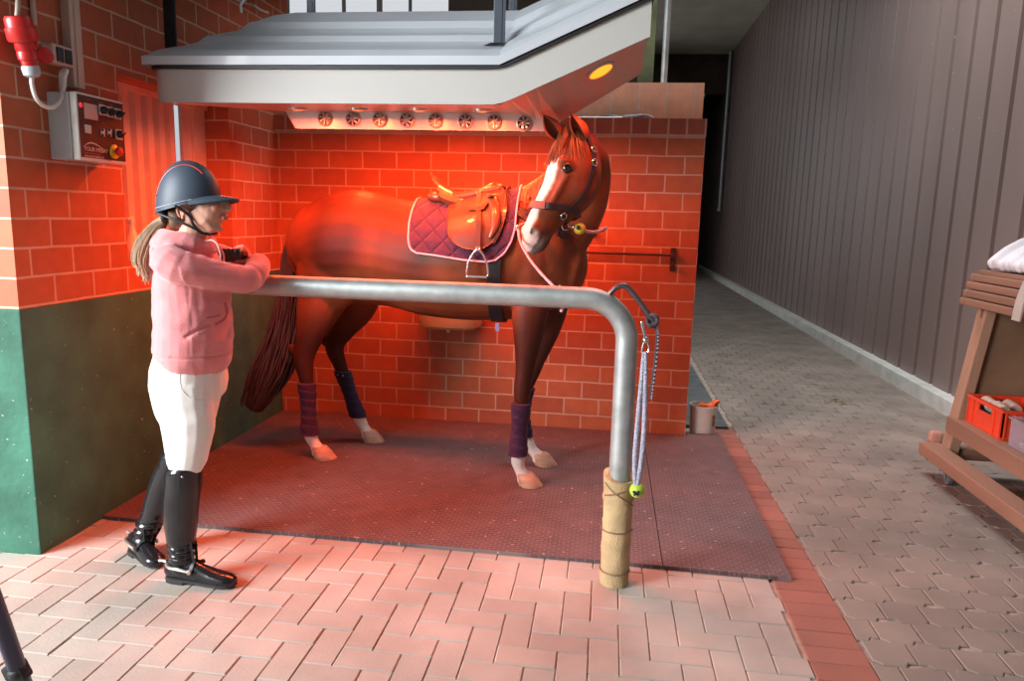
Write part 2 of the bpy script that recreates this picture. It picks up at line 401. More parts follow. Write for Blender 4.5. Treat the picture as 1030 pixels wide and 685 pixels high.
# corrugated right wall on a concrete kerb
corr = mat('brown_corrugated_sheet', (.215, .155, .138), rough=.42, metal=.1, var=.10, scale=1.2, stretch=(1, 1, .35), bump=.05)
nt = corr.node_tree; b = nt.nodes['Principled BSDF']
vo = nt.nodes.new('ShaderNodeTexNoise'); vo.inputs['Scale'].default_value = 22; vo.inputs['Detail'].default_value = 2; tcn = nt.nodes.new('ShaderNodeTexCoord'); nt.links.new(tcn.outputs['Object'], vo.inputs['Vector'])
rp = nt.nodes.new('ShaderNodeValToRGB'); rp.color_ramp.elements[0].position = .745; rp.color_ramp.elements[1].position = .77
mx = nt.nodes.new('ShaderNodeMix'); mx.data_type = 'RGBA'; nt.links.new(vo.outputs['Fac'], rp.inputs['Fac']); nt.links.new(rp.outputs['Color'], mx.inputs[0])
nt.links.new(nt.nodes['Color Ramp'].outputs['Color'], mx.inputs[6]); mx.inputs[7].default_value = (.5, .48, .46, 1); nt.links.new(mx.outputs[2], b.inputs['Base Color'])
bm = NB(); pit = .378; y = 5.734-pit*16; prof = []
while y < 45:
    # narrow deep groove, then a broad pan
    prof += [(XR, y+.035), (XR+.07, y+.048), (XR+.07, y+.085), (XR, y+.10)]
    y += pit
a = [bm.verts.new((x, y, .115)) for x, y in prof]; c = [bm.verts.new((x, y, 5.95)) for x, y in prof]
for i in range(len(prof)-1): bm.faces.new((a[i], a[i+1], c[i+1], c[i]))
a2 = [bm.verts.new((XR+.12, y, .115)) for x, y in (prof[0], prof[-1])]; c2 = [bm.verts.new((XR+.12, y, 5.95)) for x, y in (prof[0], prof[-1])]
bm.faces.new((a2[0], a2[1], c2[1], c2[0]))
struct('wall_right', bm, corr)
conc = mat('kerb_concrete', (.50, .50, .46), rough=.9, var=.15, scale=6, bump=.4)
bm = NB(); box(bm, (XR-.11, -2, -.02), (XR+.12, 45, .12), .012); struct('baseboard_right', bm, conc)

# far end: ceiling panel, header beam, far walls
ceil = mat('grey_green_soffit', (.60, .62, .52), rough=.8, var=.12, scale=1.5)
dark = mat('dark_brown_boards', (.055, .040, .028), rough=.8, var=.3, scale=3)
bm = NB(); box(bm, (.7, 15.2, 5.92), (XR+.12, 21.3, 6.02)); struct('ceiling', bm, ceil)
bm = NB(); box(bm, (-3, 14.6, 5.72), (XR+.12, 14.9, 6.02)); struct('trim_4', bm, dark)
bm = NB(); box(bm, (-4, 21, 4.9), (XR, 21.3, 5.92)); struct('trim_5', bm, dark)
bm = NB(); box(bm, (-4, 20.95, 4.84), (XR-.6, 21.3, 4.9)); struct('trim_6', bm, frame)
bm = NB(); box(bm, (-4, 38, 0), (XR, 38.2, 6)); struct('wall_far', bm, dark)
bm = NB(); box(bm, (XE-.1, 21.3, 5.0), (XR, 38, 5.1)); struct('trim_7', bm, dark)
# tall dark wall of the hall behind the stall, with a band of glazing high up
gx0, gx1, gz0, gz1 = at(243, 8, 12).x, at(451, 8, 12).x, 4.15, 6.6
bm = NB()
box(bm, (gx0-.35, 12, 0), (gx0, 12.15, 7)); box(bm, (gx0, 12, 0), (gx1, 12.15, gz0)); box(bm, (gx1, 12, 0), (.45, 12.15, 7))
struct('wall_hall', bm, dark)
bm = NB()
for q in (288, 312, 345, 381, 412):
    x = at(q, 5, 12).x; s = .05 if q == 312 else (.03 if q == 381 else .012)
    box(bm, (x-s, 11.98, gz0), (x+s, 12.1, gz1))
struct('trim_8', bm, mat('window_bars', (.22, .20, .18), rough=.6, metal=.3))
bm = NB(); box(bm, (gx0, 12.1, gz0), (gx1, 12.11, gz1)); struct('window_3', bm, mat('window_glass', (1, 1, 1), rough=.02, trans=1, var=0))
# rafters sloping up along the top of the left wall
for k, (dx, dz, mm, hh) in enumerate([(-.10, .06, dark, .12), (.05, .09, mat('weathered_rafter', (.30, .22, .20), var=.2), .05), (.16, .11, dark, .06)]):
    bm = NB(); beam(bm, (XL+dx, 2.5, ztop(2.5)+dz), (XL+dx, 5.6, ztop(5.6)+dz), .11 if k else .4, hh)
    o = struct('trim_%d' % (9+k), bm, mm)
# mossy post and steel post on the rear wall
galv = mat('galvanised_steel', (.40, .43, .42), rough=.52, metal=.7, var=.16, scale=16, bump=.12, bscale=30)
bm = NB(); p = at(667, 93, 5.55); tube(bm, [(p.x, 5.55, 2.475), (p.x, 5.55, 6)], .023, k=1); lathe(bm, [(.05, 0), (.05, .01)], (p.x, 5.55, 2.475))
tag(obj('steel_post', bm, galv, smooth=True), 'thin galvanised steel post rising from the pale brick wall top', 'post')
moss = mat('mossy_timber', (.07, .08, .035), rough=.95, var=.4, scale=5, bump=.4)
bm = NB(); p = at(651, 40, 7.2); beam(bm, (p.x, 7.2, 0), (p.x, 7.2, 6), .14, .14, (0, 1, 0)); tag(obj('timber_post', bm, moss), 'mossy green timber post behind the brick stall wall, left of the thin steel post', 'post')
# down pipe on the corrugated wall
bm = NB(); p0 = V((XR-.06, 21, 5.9)); p1 = atx(724, 205, XR-.06); tube(bm, [(XR-.075, 20.5, 5.9), (XR-.075, 20.5, 1.85)], .05, k=1); lathe(bm, [(.07, 0), (.07, .08)], (XR-.075, 20.5, 1.8))
tag(obj('drain_pipe', bm, galv, smooth=True), 'pale vertical pipe far down the corrugated wall', 'pipe')

# rubber mats
rub = mat('ribbed_rubber', (.105, .062, .062), rough=.7, var=.25, scale=9)
nt = rub.node_tree; b = nt.nodes['Principled BSDF']; tcn = nt.nodes.new('ShaderNodeTexCoord')
br = nt.nodes.new('ShaderNodeTexBrick'); br.inputs['Scale'].default_value = 1; br.inputs['Brick Width'].default_value = .042; br.inputs['Row Height'].default_value = .021
br.inputs['Mortar Size'].default_value = .0028; br.inputs['Mortar Smooth'].default_value = .3; nt.links.new(tcn.outputs['Object'], br.inputs['Vector'])
bp = nt.nodes.new('ShaderNodeBump'); bp.invert = True; bp.inputs['Strength'].default_value = .9; bp.inputs['Distance'].default_value = .006
nt.links.new(br.outputs['Fac'], bp.inputs['Height']); nt.links.new(bp.outputs['Normal'], b.inputs['Normal'])
mx = nt.nodes.new('ShaderNodeMix'); mx.data_type = 'RGBA'; nt.links.new(br.outputs['Fac'], mx.inputs[0]); nt.links.new(nt.nodes['Color Ramp'].outputs['Color'], mx.inputs[6]); mx.inputs[7].default_value = (.17, .12, .115, 1)
# straw dust
d = nt.nodes.new('ShaderNodeTexNoise'); d.inputs['Scale'].default_value = 38; d.inputs['Detail'].default_value = 3; nt.links.new(tcn.outputs['Object'], d.inputs['Vector'])
rp = nt.nodes.new('ShaderNodeValToRGB'); rp.color_ramp.elements[0].position = .69; rp.color_ramp.elements[1].position = .73; nt.links.new(d.outputs['Fac'], rp.inputs['Fac'])
m2 = nt.nodes.new('ShaderNodeMix'); m2.data_type = 'RGBA'; nt.links.new(rp.outputs['Color'], m2.inputs[0]); nt.links.new(mx.outputs[2], m2.inputs[6]); m2.inputs[7].default_value = (.42, .32, .26, 1)
nt.links.new(m2.outputs[2], b.inputs['Base Color'])
bm = NB(); prism(bm, [(XL+.012, 3.125, 0), (.30, 3.10, 0), (.30, YB-.002, 0), (XL+.012, YB-.002, 0)], (0, 0, .018))
tag(obj('rubber_mat', bm, rub), 'large dark textured rubber mat under the horse', 'mat', 'stall mats')
bm = NB(); prism(bm, [(.304, 3.10, 0), (.850, 3.088, 0), (.852, 5.235, 0), (.612, 5.235, 0), (.612, YB-.004, 0), (.304, YB-.004, 0)], (0, 0, .018))
tag(obj('rubber_mat', bm, rub), 'narrow rubber mat beside the hitching post, right of the large one', 'mat', 'stall mats')
rubg = mat('grey_rubber', (.10, .11, .11), rough=.5, var=.3, scale=8, bump=.3)
bm = NB(); prism(bm, [(.615, 5.44, 0), (.945, 5.45, 0), (.925, 7.85, 0), (.615, 7.85, 0)], (0, 0, .018))
tag(obj('rubber_mat', bm, rubg), 'grey rubber mat behind the white bucket round the wall corner', 'mat')

# unseen roof added to cut sky light, open above the corridor as roof light
blockm = mat('dark_block_boards', (.10, .085, .07), rough=.8, var=.2)
bm = NB(); zr = 6.1
box(bm, (-9, -1.5, zr), (-2.5, 12.1, zr+.1)); box(bm, (-2.5, 3.3, zr), (-.4, 12.1, zr+.1)); box(bm, (-.4, 8.2, zr), (.3, 12.1, zr+.1)); box(bm, (-2.5, -1.5, zr), (XR+.2, 3.4, zr+.1)); box(bm, (.3, 8.2, zr), (XR+.2, 15.2, zr+.1)); struct('trim_13', bm, blockm)

bm = NB(); box(bm, (-1.6, -1.7, 0), (XR+.1, -1.6, 6.1)); struct('light_block_wall', bm, blockm)  # unseen wall added behind the camera to block sky light from the front

bm = NB(); box(bm, (.30, 19.5, 0), (.45, 38, 6.1)); struct('wall_corridor', bm, dark)
bm = NB(); box(bm, (.3, 21.31, 5.92), (XR+.12, 38.2, 6.02)); struct('ceiling_corridor', bm, ceil)

# ================================================================== HORSE SOLARIUM
abs_w = mat('white_moulded_shell', (.52, .56, .60), rough=.32, var=.05, scale=3, coat=.2)
abs_f = mat('cream_fascia', (.47, .47, .44), rough=.45, var=.04, scale=2)
abs_i = mat('satin_inner_panel', (.55, .44, .38), rough=.28, var=.05, metal=.2)
blk = mat('black_rubber', (.012, .012, .014), rough=.5, var=.2)
blkp = mat('black_plastic', (.015, .015, .017), rough=.3, var=.1)
bulb = mat('glowing_red_lamp', (1, .3, .05), rough=.3, emis=(1, .20, .01), est=2.8)
RED = (1, .11, .026)
YF, YB2 = 3.45, 4.70
zz = lambda y, Y: at(330, y, Y).z
XA, XC, XW = at(146, 60, YF).x, at(503, 72, YF).x, at(657, 2, YF).x
SL = math.tan(math.radians(23.8))
sh = lambda X: max(0, X-XC)*SL
prof = [(-.03, zz(56, 3.42)), (.02, zz(50, 3.47)), (.20, zz(42, 3.65)), (.225, zz(36, 3.675)), (.40, zz(29, 3.85)), (.42, zz(22, 3.87)), (.56, zz(15, 4.01)), (.625, zz(12, 4.07))]
def H(d):
    d -= .03
    for (a, za), (b_, zb) in zip(prof, prof[1:]):
        if d <= b_: return za+(zb-za)*max(0, (d-a))/(b_-a)
    return prof[-1][1]
sol = thing('horse_solarium', 'large pale ceiling-hung horse solarium with glowing red lamps above the horse', 'solarium', (-.9, 4.0, 2.2))
zl = zz(65, 3.42)
bm = NB()
Ys = sorted({YF-.03+q for q in (0, .05, .14, .23, .255, .34, .43, .45, .52, .59, .655)} | {YB2+.03-q for q in (0, .05, .14, .23, .255, .34, .43, .45, .52, .59, .655)})
Xs = [XA+q for q in (0, .02, .05, .09, .13, .16, .19, .24, .28, .33, .40)]+[XA+.5, -1.4, -1.0, XC-.06, XC-.02, XC, XC+.02, XC+.06, XC+.3, XW]
G = []
for X in Xs:
    row = []
    for Y in Ys:
        dl = (X-XA)*1.5; d = min(Y-YF+.03, YB2+.03-Y, dl)
        # rounded left corners in plan
        row.append(bm.verts.new((X, Y, H(d)+sh(X))))
    G.append(row)
for a, b_ in zip(G, G[1:]):
    for i in range(len(Ys)-1): bm.faces.new((a[i], a[i+1], b_[i+1], b_[i]))
per = [r[0] for r in G]+G[-1][1:]+[r[-1] for r in G[::-1]][1:]+G[0][::-1][1:-1]
low = [bm.verts.new((v.co.x, v.co.y, zl+sh(v.co.x))) for v in per]
n = len(per)
for i in range(n): bm.faces.new((per[i], per[(i+1) % n], low[(i+1) % n], low[i]))
o = obj('shell', bm, abs_w, sol)
bm = NB()
def ring(x0, x1, y0, y1, za, zb, inset=0, cz=0):
    """closed wall running round the canopy between heights za..zb (sheared along the raised wing)"""
    r = .09; pts = []
    for k in range(7): a = math.pi+k*math.pi/12; pts.append((x0+r+r*math.cos(a), y0+r+r*math.sin(a)))
    pts += [(-1.4, y0), (XC-.07, y0), (XC-.02, y0+0), (XC+.02, y0), (XC+.07, y0), (XC+.3, y0), (x1, y0), (x1, (y0+y1)/2), (x1, y1), (XC+.05, y1), (XC-.05, y1), (-1.4, y1)]
    for k in range(7): a = math.pi/2+k*math.pi/12; pts.append((x0+r+r*math.cos(a), y1-r+r*math.sin(a)))
    return pts
def bandmesh(bm, pts, za, zb, t=.015):
    cx, cy = (XA+XW)/2, (YF+YB2)/2
    def ssh(x): return sum(sh(x+q) for q in (-.04, -.02, 0, .02, .04))/5
    ris = (lambda y: .165*max(0, y-YF)) if zb-za > .05 else (lambda y: 0)
    A = [bm.verts.new((x, y, za+ris(y)+ssh(x))) for x, y in pts]; B = [bm.verts.new((x, y, zb+ssh(x))) for x, y in pts]
    q = [(x+(t if x < cx else -t)*(1 if (x < XA+.15 or x > XW-.05) else 0), y+(t if y < cy else -t)) for x, y in pts]
    C = [bm.verts.new((x, y, za+ris(y)+ssh(x))) for x, y in q]; D = [bm.verts.new((x, y, zb+ssh(x))) for x, y in q]
    n = len(pts)
    for i in range(n):
        j = (i+1) % n
        bm.faces.new((A[i], A[j], B[j], B[i])); bm.faces.new((C[j], C[i], D[i], D[j])); bm.faces.new((A[j], A[i], C[i], C[j])); bm.faces.new((B[i], B[j], D[j], D[i]))
zfb = zz(104, YF)
pts = ring(XA+.015, XW-.005, YF, YB2, 0, 0)
bandmesh(bm, pts, zfb, zl-.004); o = obj('fascia', bm, abs_f, sol)
bm = NB(); pts = ring(XA+.005, XW+.003, YF-.02, YB2+.02, 0, 0); bandmesh(bm, pts, zl-.016, zl+.002, .03); obj('seal', bm, blk, sol)
# underside with fan box
bm = NB()
YFAN = 3.95; zt, zb = zz(112.5, YFAN), zz(129.5, YFAN-.0)
XL0 = at(287, 105, YFAN).x; XL1 = at(297, 127, YFAN).x; XR1 = at(548, 133, YFAN).x
def rows(X, wing):
    fb = zfb+sh(X)+.001
    a = zt; b_ = zb
    if X > XR1: b_ = zb+(X-XR1)*.60
    t = sstep(XC, XR1+.15, X); a = max(zt*(1-t)+b_*t, b_+.0005) if X < XR1+.15 else b_+.0005
    a = min(a, max(fb, b_+.0005)) if X > XC else a
    return [(YF+.012, fb), (YFAN, a), (YFAN+.005, b_), (YB2-.12, b_+.13), (YB2-.02, fb+.20)]
G = []
XX = [XL1+.0, -1.2, -.9, XC-.05, XC, XC+.05, XR1-.05, XR1, XR1+.08, XR1+.15, XR1+.3, XW-.02]
for X in XX: G.append([bm.verts.new((X, y, z)) for y, z in rows(X, 0)])
# left of the box: flat underside
L1 = [bm.verts.new((XL0, YF+.012, zfb)), bm.verts.new((XL0, YFAN, zt)), bm.verts.new((XL0, YFAN+.005, zt)), bm.verts.new((XL0, YB2-.12, zfb+.20)), bm.verts.new((XL0, YB2-.02, zfb+.21))]
L0 = [bm.verts.new((XA+.06, y, z)) for y, z in [(YF+.012, zfb), (YFAN, zfb+.10), (YFAN+.005, zfb+.10), (YB2-.12, zfb+.20), (YB2-.02, zfb+.21)]]
G = [L0, L1]+G
for a, b_ in zip(G, G[1:]):
    for i in range(4): bm.faces.new((a[i], a[i+1], b_[i+1], b_[i]))
top = [[bm.verts.new((r[0].co.x, Y, zl+sh(r[0].co.x)-.03)) for Y in (YF+.02, YB2-.03)] for r in G]
for a, b_ in zip(top, top[1:]): bm.faces.new((a[0], a[1], b_[1], b_[0]))
bm.faces.new(G[-1]+[top[-1][1], top[-1][0]])
inner = obj('inner_panel', bm, abs_i, sol)
fanm = mat('fan_grille_metal', (.55, .42, .35), rough=.35, metal=.6)
for i, (fx, fy) in enumerate([(327, 119.2), (355, 119.8), (382, 120.2), (409, 120.9), (438, 121.4), (468, 122), (497, 122.7), (527, 123.8)]):
    c = at(fx, fy, YFAN-.002)
    bm = NB(); lathe(bm, [(.040, -.004), (.040, .006), (.034, .009), (.033, .002)], c, (0, -1, 0), 28, mi=0)
    lathe(bm, [(.033, -.003), (.033, .0025)], c, (0, -1, 0), 24, mi=1); lathe(bm, [(.011, 0), (.011, .008), (.006, .011)], c, (0, -1, 0), 16)
    fan = obj('cooling_fan', bm, [fanm, blkp], sol, True)
    bm = NB()
    for k in range(7):
        a = k*2*math.pi/7+i; u = V((math.cos(a), 0, math.sin(a))); w_ = V((-math.sin(a), 0, math.cos(a)))
        prism(bm, [c+u*.010-w_*.004+V((0, -.004, 0)), c+u*.030-w_*.002+V((0, -.004, 0)), c+u*.030+w_*.010+V((0, -.007, 0)), c+u*.010+w_*.004+V((0, -.007, 0))], (0, -.0012, 0))
    obj('fan_blades', bm, fanm, fan)
    bm = NB(); beam(bm, c+V((0, -.011, -.038)), c+V((0, -.011, .038)), .004, .002, (0, 1, 0)); beam(bm, c+V((-.03, -.0105, -.02)), c+V((.03, -.0105, .02)), .003, .002, (0, 1, 0)); obj('grille', bm, fanm, fan)
# lamps in the underside
bulb2 = mat('dim_red_lamp', (1, .35, .15), rough=.3, emis=(1, .20, .06), est=1.3)
def lamp(c, n, power, emit=True, r=.045, bm_=None):
    c = V(c); n = V(n).normalized(); bm = NB()
    lathe(bm, [(r+.012, -.004), (r+.012, .005), (r, .008), (r, 0)], c, n, 28); L = obj('lamp_ring', bm, abs_i, sol, True)
    bm = NB(); lathe(bm, [(r, -.002), (r, .003), (r*.7, .010), (r*.3, .013)], c, n, 24); obj('lamp_lens', bm, bm_ or bulb, L, True)
    if power:
        l = bpy.data.lights.new('lamp_light', 'AREA'); l.shape = 'DISK'; l.size = r*2; l.energy = power; l.color = RED; l.spread = math.radians(168)
        o = bpy.data.objects.new('lamp_light', l); COL.objects.link(o); o.location = c+n*.02; o.rotation_euler = n.to_track_quat('-Z', 'Y').to_euler()
LP = 9.5
for X in (-2.0, -1.62, -1.3, -.98, -.66):
    Y = 3.72; z = zfb+(zt-zfb)*(Y-YF)/(YFAN-YF)
    if X < XL0: z = zfb+(.10*(XL0-X)/(XL0-XA-.06)+(zt-zfb)*(1-(XL0-X)/(XL0-XA-.06)))*(Y-YF)/(YFAN-YF)
    lamp((X, Y, z-.001), (0, .12, -1), LP*1.3, r=.035, bm_=bulb2)
_me = inner.data; _bv = BVHTree.FromPolygons([tuple(v.co) for v in _me.vertices], [tuple(p.vertices) for p in _me.polygons])
_h, _n, _i, _t = _bv.ray_cast(V((0, 0, CAMZ)), ray(604, 71).normalized())
if _n.z > 0: _n = -_n
lamp(_h, _n, LP, r=.058)
for X in (-1.85+.3, -1.2, -.85, -.5):
    for Y in (4.12, 4.46): lamp((X, Y, zb+.13*(Y-YFAN)/(YB2-.12-YFAN)-.004), (0, .2, -1), LP*(.45 if Y < 4.3 else 1.25))
for Y in (): lamp((-.12, Y, zb+.13*(Y-YFAN)/(YB2-.12-YFAN)+.60*(-.12-XR1)-.002), (.5, .2, -.86), LP)
# carrying straps, their sockets in the shell and the beam they hang from
strap = mat('black_strap', (.02, .022, .026), rough=.45, metal=.3); strg = mat('grey_strap', (.10, .115, .14), rough=.4, metal=.6)
for (sx, sy, Y, w_, mm, nm) in [(172, 42, 3.62, .062, strap, 'front'), (502, 47, 3.60, .055, strg, 'front'), (516, 8, 4.62, .05, strg, 'rear'), (313, 8, 4.62, .05, strg, 'rear')]:
    p = at(sx, sy, Y); zb_ = H(min(Y-YF+.03, YB2+.03-Y, (p.x-XA)*1.5))-.01
    bm = NB(); box(bm, (p.x-w_/2, Y-.006, zb_-.02), (p.x+w_/2, Y+.006, 4.0), .002)
    box(bm, (p.x-w_*.22, Y-.009, zb_), (p.x+w_*.22, Y+.009, 4.0), 0)
    obj('hanging_strap', bm, mm, sol)
    bm = NB(); q = V((p.x-.02, Y-.035, 0)); hz = H(Y-.035-YF+.03)
    hs_ = lambda x, y: H(min(y-YF+.03, YB2+.03-y, (x-XA)*1.5))
    prism(bm, [(x, y, hs_(x, y)+.003) for x, y in ((p.x-.06, Y-.07), (p.x+.035, Y-.07), (p.x+.035, Y-.005), (p.x-.04, Y-.005))], (0, 0, .002))
    if nm == 'front': obj('strap_socket', bm, blk, sol)
    else: bm.free()
bm = NB(); box(bm, (-2.3, 3.5, 4.0), (-.3, 3.7, 4.12)); box(bm, (-2.3, 4.55, 4.0), (-.3, 4.7, 4.12)); struct('trim_12', bm, dark)
# white cable loop lying on the shell
wc = mat('white_cable', (.75, .75, .72), rough=.5, var=.03)
bm = NB(); tube(bm, [at(232, -14, 4.3), at(236, -2, 4.25), at(246, 3, 4.2), at(256, 6, 4.15), at(262, 10, 4.12), at(270, 13, 4.1)], .006); tube(bm, [at(243, 13, 4.05), at(242, 5, 4.05), at(246, 0, 4.08), at(252, -4, 4.1)], .008)
obj('power_cable', bm, wc, sol, True)

# ================================================================== CONTROL BOX, PLUG, CONDUIT
XP = at(76, 92, 2.98).x
by0 = 2.98; by1 = atx(124.5, 118, XP).y
bz1 = atx(76, 92, XP).z; bz0 = atx(77, 160, XP).z
pp = lambda x, y, d=0: atx(x, y, XP+d)
grey = mat('grey_cabinet_paint', (.42, .47, .48), rough=.4, var=.04); lgrey = mat('pale_cabinet_edge', (.66, .66, .62), rough=.4, var=.03)
cb = thing('control_box', 'grey wall-mounted control box with dark switch panel above the green wall paint', 'control box', (XL, 3.2, bz0))
bm = NB(); box(bm, (XL, by0, bz0), (XP-.035, by1, bz1), .006); obj('housing', bm, grey, cb)
bm = NB(); box(bm, (XP-.032, by0, bz0-.002), (XP, by1, bz1+.002), .006); box(bm, (XP-.04, by0+.012, bz0+.01), (XP-.03, by1-.012, bz1-.01), 0); obj('lid', bm, lgrey, cb)
pan = mat('dark_switch_panel', (.035, .018, .016), rough=.35, var=.2)
bm = NB(); box(bm, (XP-.002, pp(79, 120).y, bz0+.012), (XP+.003, by1-.008, bz1-.008), .001); obj('front_panel', bm, pan, cb)
wht = mat('white_plate', (.62, .56, .50), rough=.5, var=.05)
def plate(x0, y0, x1, y1, t=.006, m_=wht, name='plate', par=cb):
    a = pp(x0, y0); b_ = pp(x1, y1); bm = NB(); box(bm, (XP+.002, a.y, b_.z), (XP+.003+t, b_.y, a.z), .002); return obj(name, bm, m_, par)
plate(83, 103, 97.5, 121.5, .004, mat('silver_key_plate', (.50, .47, .43), rough=.4, metal=.4), 'key_plate')
bm = NB(); c = pp(81, 105.5, .003); ball(bm, c, .011, (.5, 1, 1)); obj('indicator_light', bm, mat('red_indicator', (.8, .02, .03), rough=.2, emis=(1, .05, .05), est=.6), cb, True)
knb = blkp
def knob(cx, cy, parent):
    c = pp(cx, cy, .008); bm = NB(); lathe(bm, [(.017, 0), (.017, .012), (.012, .022), (.006, .024)], c, (1, 0, 0), 20); beam(bm, c+V((.024, -.012, -.008)), c+V((.024, .012, .008)), .007, .012, (1, 0, 0), .002); obj('knob', bm, knb, parent, True)
for x, y in ((101.5, 110), (109, 112), (117, 114)):
    p_ = plate(x-3.3, y-5.5, x+3.8, y+6.5, .005, wht, 'selector_switch'); knob(x+1.6, y+.8, p_)
p_ = plate(115, 129.5, 122, 141, .005, wht, 'selector_switch'); knob(119.5, 135, p_)
plate(84, 125, 90.5, 134.5, .006, wht, 'socket_plate')
for x in (103.4, 110.2):
    a, b_ = pp(x, 127.5, .003), pp(x, 139, .003); bm = NB()
    loft(bm, [(a.x, a.y, a.z-.01, .013, .005), (b_.x, b_.y, b_.z+.01, .013, .005)], (0, 1, 0), 14, 1); o = obj('push_button', bm, lgrey, cb, True)
    bm = NB()
    for y in (130.5, 136): ball(bm, pp(x, y, .008), .007, (.5, 1, 1), seg=10)
    obj('button_cap', bm, blkp, o, True)
c = pp(114.5, 152.5, .003); bm = NB(); lathe(bm, [(.032, 0), (.032, .006), (.026, .010)], c, (1, 0, 0), 28); o = obj('emergency_stop', bm, mat('yellow_plastic', (.75, .50, .03), rough=.35), cb, True); o['label'] = 'yellow ring of the emergency stop'
bm = NB(); lathe(bm, [(.010, .006), (.010, .02), (.020, .022), (.020, .034), (.013, .040)], c, (1, 0, 0), 24); obj('stop_button', bm, mat('red_plastic', (.65, .03, .015), rough=.3), o, True)
# maker's mark: an arc over lettering, small lines below
ink = mat('printed_ink', (.60, .52, .46), rough=.5, var=.02); inkr = mat('printed_red_ink', (.5, .08, .05), rough=.5)
bm = NB(); q = [pp(x, y, .0032) for x, y in [(84.3, 147.5), (87, 145), (91, 143.7), (96, 145), (100, 147.5), (104.3, 150.2)]]; tube(bm, q, [.001, .0025, .0035, .003, .002, .0008], 8, 5); obj('arc_mark', bm, ink, cb)
def txM(x, y): p = pp(x, y, .0031); return Matrix.Translation(p) @ Matrix(((0, 0, 1), (1, 0, 0), (0, 1, 0))).to_4x4()
text('YOUR MEBAY', .0255, txM(84.6, 151.2), ink, cb)
text('HORSE SOLARIUM  SERVICE', .0085, txM(85, 154.3), inkr, cb)
text('www.yourmebay.de', .0155, txM(85, 157.3), ink, cb)
text('STOP', .010, txM(108.5, 163.2-1.2), inkr, cb)
for x, y, s in [(87, 100.5, 'POWER'), (100, 104, 'LAMPS'), (110, 106, 'TIMER'), (103, 124.5, 'FAN'), (116, 127.2, 'AIR')]: text(s, .008, txM(x, y), inkr, cb)

# cable duct on the wall
duct = mat('pale_cable_duct', (.50, .42, .35), rough=.5, var=.06)
a = atx(71.5, 89, XL); bm = NB(); ytop = 2.52
box(bm, (XL, a.y-.035, a.z), (XL+.045, a.y+.035, ztop(a.y)+.01), .005); box(bm, (XL+.04, a.y-.012, a.z+.002), (XL+.05, a.y+.02, ztop(a.y)+.01), .002)
tag(obj('cable_duct', bm, duct), 'pale vertical cable duct on the brick wall above the control box', 'cable duct')
# twin rocker switches
sw = thing('light_switch', 'surface-mounted double switch with two black rockers beside the red plug', 'switch', atx(60, 65, XL))
s0, s1 = atx(53, 43, XL+.05), atx(73, 69, XL+.05); s0.y -= .02; s1.y -= .05; bm = NB(); box(bm, (XL, s0.y+.01, s1.z), (XL+.055, s1.y+.055, s0.z), .008); obj('switch_box', bm, duct, sw)
mid = (s0.y+s1.y)/2+.035
for a0, a1 in ((s0.y+.03, mid-.006), (mid+.006, s1.y+.04)):
    bm = NB(); box(bm, (XL+.052, a0, s1.z+.012), (XL+.062, a1, s0.z-.012), .004); obj('rocker', bm, blkp, sw)
# red industrial plug hanging in its coupling, with the white lead into the box
redp = mat('red_industrial_plastic', (.50, .018, .018), rough=.32, var=.1)
XQ = XL+.075
qq = lambda x, y: atx(x, y, XQ)
top, mid_, tip = qq(17, 16), qq(25, 42), qq(30, 66); ax = (tip-top).normalized(); L = (tip-top).length
pl = thing('industrial_plug', 'red industrial plug and coupling with white lead on the left brick wall', 'plug', tip)
bm = NB(); h1 = (mid_-top).length
lathe(bm, [(.042, 0), (.049, .01), (.050, h1*.45), (.055, h1*.47), (.055, h1*.9), (.050, h1), (.03, h1+.004)], top, ax, 28); obj('coupling', bm, redp, pl, True)
bm = NB(); lathe(bm, [(.036, h1-.005), (.036, h1+.03), (.033, h1+.034), (.036, h1+.04), (.036, h1+.065), (.030, h1+.07), (.030, L)], top, ax, 28); obj('plug_body', bm, redp, pl, True)
bm = NB(); lathe(bm, [(.030, 0), (.034, .01), (.032, .035), (.02, .045)], tip, ax, 20); obj('gland', bm, mat('grey_gland', (.40, .46, .50), rough=.4), pl, True)
c = qq(40.5, 56)+V((.02, 0, 0)); bm = NB(); lathe(bm, [(.032, -.006), (.034, 0), (.032, .010), (.02, .013)], c, (.9, -.45, .1), 28); ball(bm, qq(33, 45)+V((.01, .0, 0)), .012); obj('hinged_cap', bm, redp, pl, True)
bm = NB(); tube(bm, [tip+ax*.035, qq(32, 84), qq(36, 98), qq(43, 106), qq(52, 108), qq(60, 102), qq(64, 90), qq(65, 78), qq(67, 71), (XL+.03, qq(71, 73).y, qq(71, 74).z), (XL+.03, qq(71, 88).y, bz1+.0)], .0085); obj('lead', bm, wc, pl, True)
bm = NB(); tube(bm, [qq(18, -16), qq(18, 6), top+ax*.002], .009); obj('supply_lead', bm, duct, pl, True)
bm = NB(); tube(bm, [(XL+.012, atx(30, 0, XL).y, 2.5), (XL+.012, atx(30, 0, XL).y, atx(34, 26, XL).z)], .011, k=1); tag(obj('wall_conduit', bm, duct, smooth=True), 'thin grey conduit on the brick wall behind the red plug', 'conduit')

